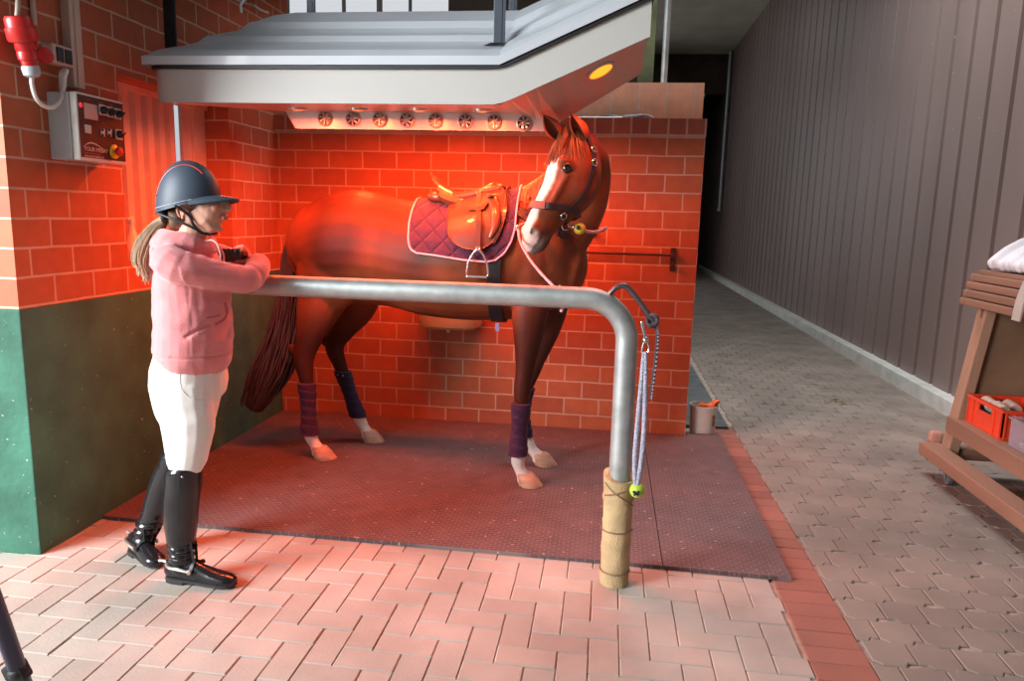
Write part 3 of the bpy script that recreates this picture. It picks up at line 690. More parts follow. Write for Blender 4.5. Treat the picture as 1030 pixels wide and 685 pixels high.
# pale bottle on the window sill
bx = V((XL-.085, 3.62, OZ0)); bt = thing('bottle', 'pale plastic bottle standing on the sill of the slatted window', 'bottle', bx)
amb = mat('pale_amber_plastic', (.88, .72, .55), rough=.3, trans=.1, var=.15)
bm = NB(); lathe(bm, [(.055, 0), (.062, .01), (.064, .06), (.055, .10), (.030, .14), (.019, .17), (.017, .20)], bx, n=24); obj('bottle_body', bm, amb, bt, True)
bm = NB(); lathe(bm, [(.02, .20), (.021, .205), (.018, .235), (.008, .245)], bx, n=20); tube(bm, [bx+V((0, 0, .225)), bx+V((.01, -.03, .232)), bx+V((.012, -.045, .222))], .007, 8); obj('spray_cap', bm, wht, bt, True)

# things on the ledge of the brick stall wall
zt_ = 17*CH+.118
bm = NB(); p = at(590, 117, 5.3); loft(bm, [(p.x-.25, 5.30, zt_+.010, .045, .010), (p.x, 5.30, zt_+.012, .05, .011), (at(626, 117, 5.3).x, 5.28, zt_+.012, .045, .011)], (0, 1, 0), 14, 3)
o = tag(obj('folded_cloth', bm, mat('white_cloth', (.62, .60, .60), rough=.9, var=.1, bump=.3), smooth=True), 'folded white cloth lying on top of the brick wall left of the grey rope', 'cloth')
bm = NB(); p0, p1 = at(603, 114, 5.31), at(628, 114, 5.31); loft(bm, [(p0.x, 5.36, zt_+.03, .03, .008), ((p0.x+p1.x)/2, 5.36, zt_+.036, .035, .012), (p1.x, 5.36, zt_+.026, .03, .008)], (0, 1, 0), 12, 3); obj('dark_fold', bm, blk, o, True)
bm = NB(); random.seed(3)
for k in range(5):
    x0, x1 = at(627, 114, 5.28).x, at(656, 116, 5.28).x; P = []
    for i in range(9):
        t = i/8; P.append((x0+(x1-x0)*t, 5.27+.05*math.sin(t*6+k)+.01*k-.03, zt_+.010+.016*abs(math.sin(t*3.1+k*.7))))
    tube(bm, P, .009, 8)
tag(obj('rope_bundle', bm, mat('grey_rope', (.36, .38, .40), rough=.9, var=.35, scale=60, bump=.6), smooth=True), 'bundle of grey rope lying on the brick wall top', 'rope')
# rod with bracket on the back wall
rust = mat('dark_iron', (.09, .045, .035), rough=.5, metal=.7, var=.2)
a, b_ = at(560, 253, YB-.045), at(676, 257, YB-.045); z_ = (a.z+b_.z)/2
ro = thing('wall_rod', 'thin horizontal iron rod on the back wall right of the horse neck', 'rod', (b_.x, YB, z_))
bm = NB(); tube(bm, [(-.75, YB-.045, z_), (b_.x, YB-.045, z_)], .009, k=1); obj('rod', bm, rust, ro, True)
for X in (b_.x+.01, -.74):
    bm = NB(); box(bm, (X-.018, YB-.012, z_-.11), (X+.018, YB-.001, z_+.05), .002); box(bm, (X-.014, YB-.06, z_-.016), (X+.014, YB-.005, z_+.016), .003)
    tube(bm, [(X, YB-.01, z_-.07), (X, YB-.05, z_-.075), (X, YB-.05, z_-.045)], .008, 8); o = obj('bracket', bm, rust, ro)
# feed trough behind the belly
tan = mat('tan_plastic', (.56, .36, .17), rough=.5, var=.06)
X0, X1 = at(419, 320, 5.0).x, at(483, 325, 5.0).x; zt2 = at(450, 306, 4.92).z; zb2 = at(450, 333, 4.92).z
tr = thing('feed_trough', 'tan plastic trough on the brick wall behind the belly of the horse', 'trough', ((X0+X1)/2, YB, zb2))
bm = NB(); cx = (X0+X1)/2; hw = (X1-X0)/2; L = []
for f, h in [(.80, 0), (.93, .02), (.97, .06), (1, zt2-zb2), (1.05, zt2-zb2+.005), (1.05, zt2-zb2+.02), (.93, zt2-zb2+.02), (.90, .03), (.6, .015)]:
    L.append([bm.verts.new((cx+hw*f*math.copysign(abs(math.cos(a))**.45, math.cos(a)), YB-.002-.25*f*abs(math.sin(a))**.5, zb2+h)) for a in [math.pi*k/20 for k in range(21)]])
for A, B in zip(L, L[1:]):
    for i in range(20): bm.faces.new((A[i], A[i+1], B[i+1], B[i]))
    bm.faces.new((A[0], B[0], B[20], A[20]))
bm.faces.new(L[0]); bm.faces.new(L[-1]); obj('basin', bm, tan, tr, True)
bm = NB(); lathe(bm, [(.012, -.02), (.012, .004), (.016, .005), (.016, .0)], (cx, YB-.17, zb2-.001), n=14); obj('drain_plug', bm, wht, tr, True)

# ================================================================== HITCHING RAIL
RX0, RX1, RY, RZ, RR = -1.87, .087, 2.945, 1.212, .0445
rail = thing('hitching_rail', 'galvanised steel hitching rail the woman leans on in front of the horse', 'rail', (RX1, RY, 0))
bm = NB(); P = [(RX0, RY, 0), (RX0, RY, .5), (RX0, RY, RZ-.17)]; R_ = .17
P += [(RX0+R_-R_*math.cos(a), RY, RZ-R_+R_*math.sin(a)) for a in [math.pi/2*k/12 for k in range(1, 13)]]
P += [(-1.2, RY, RZ), (-.6, RY, RZ), (RX1-R_, RY, RZ)]
P += [(RX1-R_+R_*math.sin(a), RY, RZ-R_+R_*math.cos(a)) for a in [math.pi/2*k/12 for k in range(1, 13)]]
P += [(RX1, RY, .6), (RX1, RY, 0)]
tube(bm, P, RR, 24, 1); obj('pipe', bm, galv, rail, True)
burl = mat('burlap_wrap', (.52, .38, .20), rough=.95, var=.18, scale=10, bump=.8, bscale=220)
bm = NB(); random.seed(5); N = 32; rows_ = 44; hb = .475; G = []
for i in range(rows_+1):
    h = hb*i/rows_; row = []
    for j in range(N):
        a = 2*math.pi*j/N; lay = (h*9+ a/(2*math.pi)*.9) % 1
        r = .059+.004*lay+.0025*noise.noise(V((math.cos(a)*2, math.sin(a)*2, h*14)))+(.004 if h > hb*.78 else 0)
        hh = h+(.018*math.cos(a-2.2) if i == rows_ else 0)
        row.append(bm.verts.new((RX1+r*math.cos(a), RY+r*math.sin(a), hh+.001)))
    G.append(row)
G.append([bm.verts.new((RX1+.0455*math.cos(2*math.pi*j/N), RY+.0455*math.sin(2*math.pi*j/N), hb+.004+.018*math.cos(2*math.pi*j/N-2.2))) for j in range(N)])
for A, B in zip(G, G[1:]):
    for j in range(N): bm.faces.new((A[j], A[(j+1) % N], B[(j+1) % N], B[j]))
wr = obj('burlap_wrap', bm, burl, rail, True)
def helix(z0, z1, a0, a1, r): return [(RX1+r*math.cos(a0+(a1-a0)*t/12), RY+r*math.sin(a0+(a1-a0)*t/12), z0+(z1-z0)*t/12) for t in range(13)]
for hx in (helix(.455, .36, -2.6, -.4, .067), helix(.455, .40, -.3, -2.6, .067), helix(.06, .065, 0, 6.2, .064), helix(.24, .25, 0, 6.2, .065)):
    bm = NB(); tube(bm, hx, .003, 8); obj('binding_cord', bm, mat('brown_cord', (.22, .13, .07), rough=.9), wr, True)
# bent steel hook with knotted dark rope
hk = mat('dark_steel', (.17, .13, .14), rough=.35, metal=.8, var=.1)
h = lambda x, y, Y=RY: at(x, y, Y)
bm = NB(); tube(bm, [h(611, 300), h(614, 295), h(621, 288.5), h(628, 287.5), h(634, 292), h(645, 306), h(655, 320), h(660, 324)], .0115, 12); o = obj('steel_hook', bm, hk, rail, True)
kn = thing('knotted_rope', 'dark speckled rope knotted on the steel hook and hanging down', 'rope', h(658, 330))
dr = mat('dark_speckled_rope', (.05, .04, .05), rough=.8, var=.2)
bm = NB(); c = h(656, 322)
for k in range(4):
    a = k*.8; tube(bm, [c+V((math.cos(t+a)*.020, math.sin(t)*.02, math.sin(t+a)*.017+.004*k-.006)) for t in [q*.9 for q in range(8)]], .0075, 8)
obj('knot', bm, dr, kn, True)
bm = NB(); P = [h(658, 326), h(661, 334), h(660.5, 350), h(658.5, 370), h(656, 388), h(654.5, 401)]; tube(bm, P, .0075, 8, 6); rp_ = obj('rope_end', bm, dr, kn, True)
bm = NB(); CP = cr_path(P, 9)
for i in range(0, len(CP)-1, 2): ball(bm, V(CP[i])+V((.004*(-1)**i, -.005, 0)), .0055, seg=8)
obj('flecks', bm, mat('pale_rope_fleck', (.40, .30, .30), rough=.8), rp_, True)
# grey lead rope with snap hook and tennis-sized ball
yl = 2.885
ld = thing('lead_rope', 'grey doubled lead rope hanging by a snap hook beside the rail post', 'rope', h(645, 480, yl))
chrome = mat('worn_chrome', (.62, .62, .63), rough=.22, metal=1, var=.08)
bm = NB(); tube(bm, [h(645, 323, yl), h(646, 326, yl), h(648, 336, yl), h(650, 342, yl)], [.006, .008, .006, .006], 10); ball(bm, h(649.5, 342, yl), .014)
tube(bm, [h(649, 341, yl), h(646, 350, yl), h(646, 356, yl), h(650, 356.5, yl), h(653, 350, yl), h(650.5, 342, yl)], .0038, 8); obj('snap_hook', bm, chrome, ld, True)
gr = mat('grey_woven_rope', (.38, .38, .46), rough=.85, var=.45, scale=120, bump=.9, bscale=160)
bm = NB(); tube(bm, [h(647.5, 354, yl), h(646, 375, yl), h(641, 430, yl), h(638.5, 465, yl), h(639, 489, yl)], [.007, .009, .0105, .0105, .009], 10, 5)
tube(bm, [h(649.5, 354, yl-.004), h(649.5, 375, yl-.004), h(648, 430, yl-.004), h(645, 465, yl-.004), h(641, 489, yl-.004)], [.007, .009, .0105, .0105, .009], 10, 5); obj('rope', bm, gr, ld, True)
bm = NB(); c = h(641, 493, yl+.004); ball(bm, c, .032, seg=20); bl = obj('ball', bm, mat('yellow_green_ball', (.38, .52, .04), rough=.6, sheen=.3), ld, True); bl['label'] = 'yellow-green ball on the rope end'
bm = NB(); c2 = h(640, 496, yl-.03); beam(bm, c2+V((-.014, 0, .006)), c2+V((.012, 0, -.008)), .010, .006, (0, 1, 0)); beam(bm, c2+V((-.010, -.002, -.010)), c2+V((.012, -.002, .010)), .009, .006, (0, 1, 0)); obj('knot_hole', bm, blk, bl)

# ================================================================== BUCKET AND RAG
bc = gnd(706, 438); bc = V((bc.x+.01, 5.33, .018)) ; bc.z = .0
bk = thing('bucket', 'small white plastic bucket at the foot of the brick wall corner', 'bucket', bc)
bw_ = mat('white_bucket_plastic', (.60, .56, .50), rough=.4, var=.06)
bm = NB(); lathe(bm, [(.086, 0), (.09, .004), (.096, .19), (.102, .192), (.102, .212), (.096, .212), (.093, .19), (.084, .01)], bc, n=36); obj('pail', bm, bw_, bk, True)
bm = NB()
for z0 in (.05, .075, .10, .125): pass
for k in range(4):
    a0 = -1.0+.09*k
    P = [bc+V(((.0975)*math.cos(a), (.0975)*math.sin(a), z_)) for a in (a0, a0+.085) for z_ in (.07, .15)]
    prism(bm, [P[0], P[2], P[3], P[1]], (.0006, -.0006, 0))
obj('paper_label', bm, mat('brown_paper_label', (.30, .20, .12), rough=.7, var=.6, scale=60), bk)
bm = NB(); random.seed(9)
for k in range(7):
    a = k*.5; P = [bc+V((-.03+.018*k+.02*math.sin(t*1.3+k), -.03+.02*math.cos(t+k*2), .205+.012*math.sin(t+k)+(.03 if k > 4 else .006)*abs(math.sin(t*.7)))) for t in range(7)]
    tube(bm, P, [.004, .010, .012, .010, .012, .009, .003], 7)
tag(obj('orange_rag', bm, mat('orange_cloth', (.75, .18, .06), rough=.9, var=.2), smooth=True), 'crumpled orange rag lying over the rim of the white bucket', 'rag')

# ================================================================== SADDLE TROLLEY ON THE RIGHT
wood = mat('reddish_timber', (.25, .125, .08), rough=.6, var=.25, scale=3, stretch=(1, .15, 1), bump=.3, bscale=30)
woodp = mat('pale_timber', (.34, .20, .13), rough=.6, var=.18, scale=3, stretch=(1, 1, .2), bump=.3, bscale=30)
ply = mat('plywood', (.20, .115, .065), rough=.65, var=.25, scale=4, stretch=(1, .3, 1))
TX0, TX1, TY1, TY0 = 2.12, 2.84, 4.70, 2.7
tt = thing('saddle_trolley', 'wooden saddle trolley on casters by the corrugated wall', 'trolley', ((TX0+TX1)/2, (TY0+TY1)/2, 0))
for k in range(4):
    bm = NB(); z0 = 1.095+k*.048; dx = .018*k; beam(bm, (TX0+.03+dx, TY0, z0), (TX0+.03+dx, TY1+.03+.01*k, z0), .05+.0*k, .043, (0, 0, 1), .010); obj('side_slat', bm, wood, tt)
    bm = NB(); beam(bm, (TX1-.03-dx, TY0, z0), (TX1-.03-dx, TY1+.03, z0), .05, .043, (0, 0, 1), .010); obj('side_slat', bm, wood, tt)
    bm = NB(); beam(bm, (TX0+.0+dx, TY1+.0-.012*0+.02+.01*k, z0), (TX1-dx, TY1+.02+.01*k, z0), .05, .043, (0, 0, 1), .010); obj('end_slat', bm, wood, tt)
bm = NB(); box(bm, (TX0+.08, TY0, 1.262), (TX1-.08, TY1+.02, 1.285), .004); obj('top_board', bm, wood, tt)
for y in (TY1-.02, TY0+.05):
    for x0, x1 in ((TX0+.14, TX0+.02), (TX1-.14, TX1-.02)):
        bm = NB(); beam(bm, (x0, y, 1.08), (x1, y, .10), .105, .06, (1, 0, 0), .006); obj('leg', bm, woodp, tt)
bm = NB(); box(bm, (TX0+.10, TY1-.045, .42), (TX1-.10, TY1-.02, 1.08), .002); obj('end_panel', bm, ply, tt)
bm = NB(); box(bm, (2.56, TY0+.05, .42), (2.58, TY1-.05, 1.08), .002); obj('inner_panel', bm, ply, tt)
bm = NB(); beam(bm, (TX0+.02, TY0, .335), (TX0+.02, TY1, .335), .05, .10, (0, 0, 1), .006); obj('shelf_rail', bm, wood, tt)
bm = NB(); box(bm, (TX0+.04, TY0, .36), (TX1-.05, TY1, .385), .004); obj('shelf', bm, wood, tt)
bm = NB(); beam(bm, (TX0-.06, TY0, .155), (TX0-.06, TY1+.06, .155), .12, .075, (0, 0, 1), .006); obj('bottom_rail', bm, wood, tt)
bm = NB(); beam(bm, (TX1-.04, TY0, .155), (TX1-.04, TY1+.06, .155), .10, .075, (0, 0, 1), .006); obj('bottom_rail', bm, wood, tt)
bm = NB(); beam(bm, (TX0-.05, TY1, .155), (TX1-.0, TY1, .155), .10, .07, (0, 0, 1), .006); obj('cross_rail', bm, wood, tt)
cas = mat('grey_caster_steel', (.32, .34, .35), rough=.4, metal=.7)
for x, y in ((TX0-.03, TY1-.14), (TX1-.05, TY1-.14), (TX0-.03, TY0+.1), (TX1-.05, TY0+.1)):
    bm = NB(); box(bm, (x-.035, y-.035, .108), (x+.035, y+.035, .118), .002)
    for s in (-1, 1): prism(bm, [(x+s*.018, y-.03, .11), (x+s*.018, y+.03, .11), (x+s*.018, y-.03, .035), (x+s*.018, y-.045, .035)], (s*.003, 0, 0))
    ca = obj('caster', bm, cas, tt)
    bm = NB(); lathe(bm, [(.02, -.013), (.036, -.012), (.038, 0), (.036, .012), (.02, .013)], (x, y-.035, .038), (1, 0, 0), 24); obj('wheel', bm, mat('grey_wheel_rubber', (.12, .12, .12), rough=.6), ca, True)
# red crate
rc = mat('red_crate_plastic', (.72, .06, .02), rough=.38, var=.08)
cx0, cy1, cz = TX0+.06, 4.60, .387; cx1, cy0, chh = cx0+.30, 4.20, .165
cr_ = thing('crate', 'bright red plastic crate on the trolley shelf', 'crate', (cx0, cy1, cz))
bm = NB(); t = .008
box(bm, (cx0, cy0, cz), (cx1, cy1, cz+.01))
def side(bm, p, q, nrm):
    """crate wall with a grip hole and ribs"""
    p = V(p); q = V(q); L = (q-p).length; d = (q-p).normalized(); n = V(nrm)
    def slab(a, b_, z0, z1, o=0, th=t): prism(bm, [p+d*a+V((0, 0, z0))+n*o, p+d*b_+V((0, 0, z0))+n*o, p+d*b_+V((0, 0, z1))+n*o, p+d*a+V((0, 0, z1))+n*o], -n*th)
    g0, g1 = L*.32, L*.68
    slab(0, L, 0, chh*.62); slab(0, g0, chh*.62, chh*.85); slab(g1, L, chh*.62, chh*.85); slab(0, L, chh*.85, chh)
    slab(-.004, L+.004, chh-.014, chh, .008, .012); slab(0, L, 0, .012, .004, .006)
    for a in (.01, L*.20, L*.80, L-.018): slab(a, a+.008, .0, chh, .007, .008)
    slab(g0-.01, g1+.01, chh*.58, chh*.62, .006, .006)
side(bm, (cx0, cy0, cz), (cx0, cy1, cz), (-1, 0, 0)); side(bm, (cx1, cy1, cz), (cx1, cy0, cz), (1, 0, 0)); side(bm, (cx1, cy0, cz), (cx0, cy0, cz), (0, -1, 0)); side(bm, (cx0, cy1, cz), (cx1, cy1, cz), (0, 1, 0))
obj('crate_body', bm, rc, cr_)
beige = mat('beige_bandage_cloth', (.58, .44, .34), rough=.95, bump=.5)
for x, y, a in ((cx0+.08, cy0+.32, 1.5), (cx0+.08, cy0+.20, 1.5), (cx0+.17, cy0+.26, 1.5)):
    bm = NB(); c = V((x, y, cz+.125)); d = V((math.cos(a), math.sin(a), .1)).normalized()
    lathe(bm, [(.012, -.05), (.034, -.052), (.037, -.045), (.037, .045), (.034, .052), (.012, .05)], c, d, 24)
    tag(obj('rolled_bandage', bm, beige, smooth=True), 'rolled beige bandage in the red crate', 'bandage', 'beige bandages in the red crate')
bm = NB(); box(bm, (cx0+.02, cy0+.02, cz+.011), (cx1-.02, cy1-.02, cz+.085), .02)
tag(obj('folded_pad', bm, mat('dark_fabric', (.03, .03, .04), rough=.9), smooth=True), 'dark folded fabric pad filling the red crate under the bandages', 'pad')
bm = NB(); loft(bm, [(cx0+.20, cy0+.15, cz+.120, .03, .025), (cx0+.21, cy0+.10, cz+.13, .038, .032), (cx0+.21, cy0+.05, cz+.120, .03, .025)], (1, 0, 0), 14, 3)
tag(obj('black_boot_pad', bm, blk, smooth=True), 'black padded tendon boot lying in the red crate beside the bandages', 'tendon boot')
# clear tote
clr = mat('clear_lilac_plastic', (.80, .70, .78), rough=.15, trans=.75, var=.02)
px0, py1 = TX0+.05, 4.10; px1, py0, ph = px0+.34, 3.60, .15
bm = NB(); t = .004
box(bm, (px0, py0, cz), (px1, py1, cz+t)); box(bm, (px0, py0, cz+t), (px0+t, py1, cz+ph)); box(bm, (px1-t, py0, cz+t), (px1, py1, cz+ph)); box(bm, (px0+t, py0, cz+t), (px1-t, py0+t, cz+ph)); box(bm, (px0+t, py1-t, cz+t), (px1-t, py1, cz+ph))
box(bm, (px0-.012, py0-.01, cz+ph), (px0+.004, py1+.01, cz+ph+.008)); box(bm, (px0-.01, py1-.004, cz+ph), (px1+.01, py1+.012, cz+ph+.008)); box(bm, (px1-.004, py0, cz+ph), (px1+.012, py1, cz+ph+.008)); box(bm, (px0, py0-.012, cz+ph), (px1, py0+.004, cz+ph+.008))
tag(obj('storage_tote', bm, clr), 'clear lilac plastic storage tub on the trolley shelf next to the red crate', 'tub')
pw = mat('white_towel', (.74, .70, .72), rough=.95, bump=.6, bscale=90)
for k in range(3):
    bm = NB(); z0 = cz+.006+k*.040; loft(bm, [(px0+.03+.01*k, (py0+py1)/2, z0+.018, .20-.015*k, .020), (px1-.04, (py0+py1)/2, z0+.018, .20-.015*k, .020)], (0, 1, 0), 20, 1, sq=4)
    tag(obj('folded_towel', bm, pw, smooth=True), 'folded white towel stacked in the clear plastic tub', 'towel', 'towels in the clear tub')
# quilted white pad rolled on top, grey girth hanging over
qz = 1.286; qp = thing('quilted_pad', 'white quilted pad rolled up on top of the wooden trolley', 'pad', (2.36, 4.35, qz))
bm = NB(); random.seed(11)
for k in range(9):
    t = k/8; y = 4.62-.42*t; r = .085+.012*math.sin(k*2.2)
    xx = 2.24+.02*t
    loft(bm, [(xx-.02, y, qz+r*.45, .035, r*.42), (xx+.10, y-.01, qz+r*1.0+.02, .038, r*.85), (xx+.25, y-.02, qz+r*1.25+.02, .038, r*.95), (xx+.42, y-.02, qz+r*.9, .036, r*.6)], (0, 1, 0), 16, 3)
obj('quilting', merged(bm, .008, 4), mat('white_quilting', (.60, .59, .62), rough=.9, bump=.5, bscale=40), qp)
girth = mat('grey_webbing', (.36, .31, .27), rough=.8, var=.1)
bm = NB(); P = [(2.66, 4.07, 1.40), (2.48, 4.06, 1.455), (2.32, 4.05, 1.46), (2.20, 4.03, 1.40), (2.125, 4.02, 1.30), (2.085, 4.01, 1.18), (2.075, 4.01, 1.07)]
CP = cr_path(P, 5); A = []; 
for i, c in enumerate(CP):
    c = V(c); t = (V(CP[min(i+1, len(CP)-1)])-V(CP[max(i-1, 0)])).normalized(); nn = t.cross(V((0, 1, 0))).normalized(); w2 = V((0, .038, 0))
    A.append([bm.verts.new(c-w2-nn*.004), bm.verts.new(c+w2-nn*.004), bm.verts.new(c+w2+nn*.004), bm.verts.new(c-w2+nn*.004)])
for a, b_ in zip(A, A[1:]):
    for i in range(4): bm.faces.new((a[i], a[(i+1) % 4], b_[(i+1) % 4], b_[i]))
bm.faces.new(A[0]); bm.faces.new(A[-1]); tag(obj('girth_strap', bm, girth), 'grey webbing girth strap hanging over the trolley side', 'strap')
bm = NB(); loft(bm, [(2.22, 3.90, qz+.06, .09, .06), (2.36, 3.88, qz+.09, .11, .085), (2.5, 3.88, qz+.07, .09, .06)], (0, 1, 0), 18, 3); tag(obj('black_bag', bm, blk, smooth=True), 'black padded bundle on the trolley top behind the grey strap', 'bundle')
# block and stick on the ground
bp_ = gnd(938, 447); bm = NB(); box(bm, (bp_.x-.01, bp_.y+.0, 0), (bp_.x+.07, bp_.y+.08, .09), .022); tag(obj('salt_lick', bm, mat('salmon_stone', (.42, .20, .14), rough=.7, var=.3)), 'reddish lick stone on the ground behind the trolley leg', 'lick stone')
bm = NB(); a, b_ = gnd(934, 461, .012), gnd(955, 467, .012); tube(bm, [a, (a+b_)/2+V((0, .01, 0)), b_], .010, 8); ball(bm, a, .016); tag(obj('hoof_pick', bm, blkp, smooth=True), 'small dark hoof pick lying on the pavers beside the trolley', 'hoof pick')
# drop of straw on the pavers
bm = NB(); random.seed(4); s0 = gnd(842, 405)
for k in range(26):
    x, y = s0.x+random.gauss(0, .09), s0.y+random.gauss(0, .12); a = random.uniform(0, 3.1); l = random.uniform(.02, .05)
    tube(bm, [(x, y, .004), (x+l*math.cos(a), y+l*math.sin(a), .006+random.random()*.006)], .0018, 5, 1)
for k in range(10): ball(bm, (s0.x+random.gauss(0, .03), s0.y+random.gauss(0, .04), .004), .012, (1, 1, .4), seg=8)
tag(obj('straw', bm, mat('straw_debris', (.20, .13, .05), rough=.9, var=.3)), 'little heap of straw debris on the corridor pavers', 'straw', kind='stuff')

# black tripod leg with its clamp in the near left corner
c = gnd(22, 700, .0); tp = thing('tripod_leg', 'black tripod leg with round clamp at the near left edge', 'tripod', c)
navy = mat('black_blue_tube', (.008, .012, .05), rough=.3, var=.1)
b0 = at(24, 690, 1.55); b1 = at(-12, 590, 1.45)
bm = NB(); tube(bm, [b0+(b0-b1)*3.3, b0, b1, b1+(b1-b0)*1.2], .021, 16, 1); obj('leg_tube', bm, navy, tp, True)
bm = NB(); q = at(19, 676, 1.53); ball(bm, q, .026, (1, 1, .9)); beam(bm, q+V((-.03, 0, -.01)), q+V((.02, 0, .012)), .05, .035, (0, 1, 0), .008); obj('clamp', bm, blk, tp, True)

# ================================================================== THE HORSE
horse = thing('horse', 'chestnut horse with a white blaze, saddled and turning its head back in the stall', 'horse', (-1.0, 4.25, .018))
G0 = .018
# body axis: fore end nearer the camera
def by(x): return 4.36+(x+2.0)*(4.16-4.36)/1.9
bm = NB()
T = [(-1.865, 1.18, .14, .11), (-1.83, 1.21, .225, .18), (-1.74, 1.265, .30, .245), (-1.62, 1.30, .335, .28), (-1.47, 1.315, .345, .285), (-1.25, 1.29, .325, .275), (-1.05, 1.262, .335, .29),
     (-.85, 1.255, .34, .30), (-.68, 1.275, .355, .29), (-.52, 1.305, .365, .255), (-.40, 1.285, .335, .225), (-.28, 1.24, .25, .19), (-.20, 1.22, .16, .13)]
loft(bm, [(x, by(x), z, hh, hw) for x, z, hh, hw in T], (0, 0, 1), 28, 3)
# neck bending upward and round towards the camera
NK = [(-.44, 4.20, 1.40, .30, .17), (-.31, 4.19, 1.52, .25, .135), (-.215, 4.15, 1.65, .205, .108), (-.165, 4.08, 1.78, .165, .092), (-.155, 3.99, 1.865, .135, .082), (-.185, 3.91, 1.915, .105, .078)]
loft(bm, NK, (.9, -.05, -.45), 24, 4)
# rump and thigh masses
for s, y0 in ((-1, by(-1.7)-.15), (1, by(-1.7)+.15)):
    ball(bm, (-1.61, y0, 1.25), .2, (1.12, .62, 1.5)); ball(bm, (-1.72, y0, 1.14), .15, (.85, .62, 1.5))
    ball(bm, (-.42, by(-.42)+s*.14, 1.28), .17, (.85, .55, 1.5)); ball(bm, (-.30, by(-.3)+s*.09, 1.13), .11, (.9, .7, 1.1))
# legs: list of (x,y,z,r along body, r across)
def leg(P, k=3): loft(bm, P, (1, 0, 0), 18, k)
near_f = [(-.40, 4.06, 1.16, .13, .09), (-.42, 4.01, 1.00, .105, .078), (-.425, 3.985, .84, .078, .062), (-.435, 3.975, .69, .054, .049), (-.443, 3.97, .60, .051, .049), (-.447, 3.968, .53, .046, .044), (-.453, 3.968, .44, .031, .029), (-.458, 3.968, .30, .029, .027), (-.460, 3.968, .20, .033, .031), (-.458, 3.966, .155, .042, .038), (-.446, 3.962, .11, .033, .032), (-.425, 3.960, .075, .038, .036), (-.42, 3.96, .045, .042, .04)]
far_f = [(-.33, 4.30, 1.16, .13, .09), (-.33, 4.32, 1.00, .105, .075), (-.355, 4.335, .84, .078, .06), (-.40, 4.335, .69, .054, .048), (-.43, 4.335, .60, .050, .048), (-.455, 4.335, .53, .045, .043), (-.475, 4.335, .44, .031, .029), (-.48, 4.335, .30, .029, .027), (-.470, 4.335, .20, .033, .031), (-.445, 4.335, .155, .041, .037), (-.415, 4.332, .11, .033, .032), (-.38, 4.33, .075, .038, .036), (-.37, 4.33, .045, .042, .04)]
near_h = [(-1.66, 4.23, 1.18, .19, .12), (-1.70, 4.205, 1.02, .16, .105), (-1.74, 4.195, .90, .125, .085), (-1.78, 4.19, .78, .088, .063), (-1.81, 4.19, .68, .068, .050), (-1.822, 4.19, .61, .062, .046), (-1.81, 4.19, .53, .048, .040), (-1.80, 4.188, .43, .036, .031), (-1.795, 4.186, .30, .033, .029), (-1.79, 4.184, .20, .036, .033), (-1.783, 4.182, .155, .044, .040), (-1.762, 4.178, .11, .035, .034), (-1.738, 4.175, .075, .039, .038), (-1.73, 4.173, .045, .043, .042)]
far_h = [(-1.62, 4.50, 1.18, .20, .12), (-1.60, 4.53, 1.02, .165, .105), (-1.63, 4.55, .90, .13, .085), (-1.70, 4.56, .78, .085, .062), (-1.765, 4.57, .68, .068, .050), (-1.765, 4.57, .61, .060, .046), (-1.735, 4.57, .53, .047, .040), (-1.70, 4.57, .43, .036, .031), (-1.655, 4.57, .30, .033, .029), (-1.62, 4.57, .20, .036, .033), (-1.60, 4.57, .155, .043, .039), (-1.575, 4.57, .11, .035, .034), (-1.55, 4.565, .075, .039, .038), (-1.545, 4.565, .045, .043, .042)]
for P in (near_f, far_f, near_h, far_h): leg(P)
for x, y, z in ((-1.895, 4.19, .69), (-1.84, 4.57, .69)): ball(bm, (x, y, z), .028, (1, .8, 1.5))      # points of the hocks
# head: straight face line, deep jaw, narrowing to the nose
hp, hn = V((-.265, 3.80, 1.955)), V((-.445, 3.635, 1.425))           # face line from poll to nose
jd = V((.80, .52, -.12)); hax = (hn-hp).normalized(); jd = (jd-hax*jd.dot(hax)).normalized(); sd = hax.cross(jd).normalized()
if sd.y > 0: sd = -sd
HL = (hn-hp).length
HD = [(-.02, .075, .062), (.05, .112, .092), (.12, .142, .108), (.20, .152, .104), (.28, .138, .088), (.36, .108, .070), (.44, .085, .060), (.51, .078, .061), (.56, .072, .058), (.60, .052, .046)]
HR = []
for t, D, Wd in HD:
    c = hp+hax*t+jd*(D+ (.0 if t > .02 else .01)+(.004 if t < .5 else .012*(t-.5)/.1+.004)); HR.append((c.x, c.y, c.z, D, Wd))
loft(bm, HR, tuple(jd), 24, 4)
def hpt(t, d, s): return hp+hax*t+jd*d+sd*s       # along face, depth towards the jaw, towards the camera side
HRT = Matrix((jd, sd, hax)).transposed()
for s in (1, -1):
    ball(bm, hpt(.22, .175, s*.062), .085, (1.15, .5, 1.15), HRT)         # round cheek
    ball(bm, hpt(.160, .050, s*.078), .036, (1.3, .7, .8), HRT)            # brow
    ball(bm, hpt(.525, .040, s*.042), .034, (1, .62, 1.1), HRT)           # nostril wing
    loft(bm, [(*hpt(.19, .075, s*.088), .016, .012), (*hpt(.30, .070, s*.074), .014, .010), (*hpt(.40, .062, s*.058), .010, .008)], tuple(jd), 10, 2)   # facial crest
ball(bm, hpt(.585, .085, 0), .040, (1.0, 1.05, .7), HRT)
body = merged(bm, .0105, 5, .5)
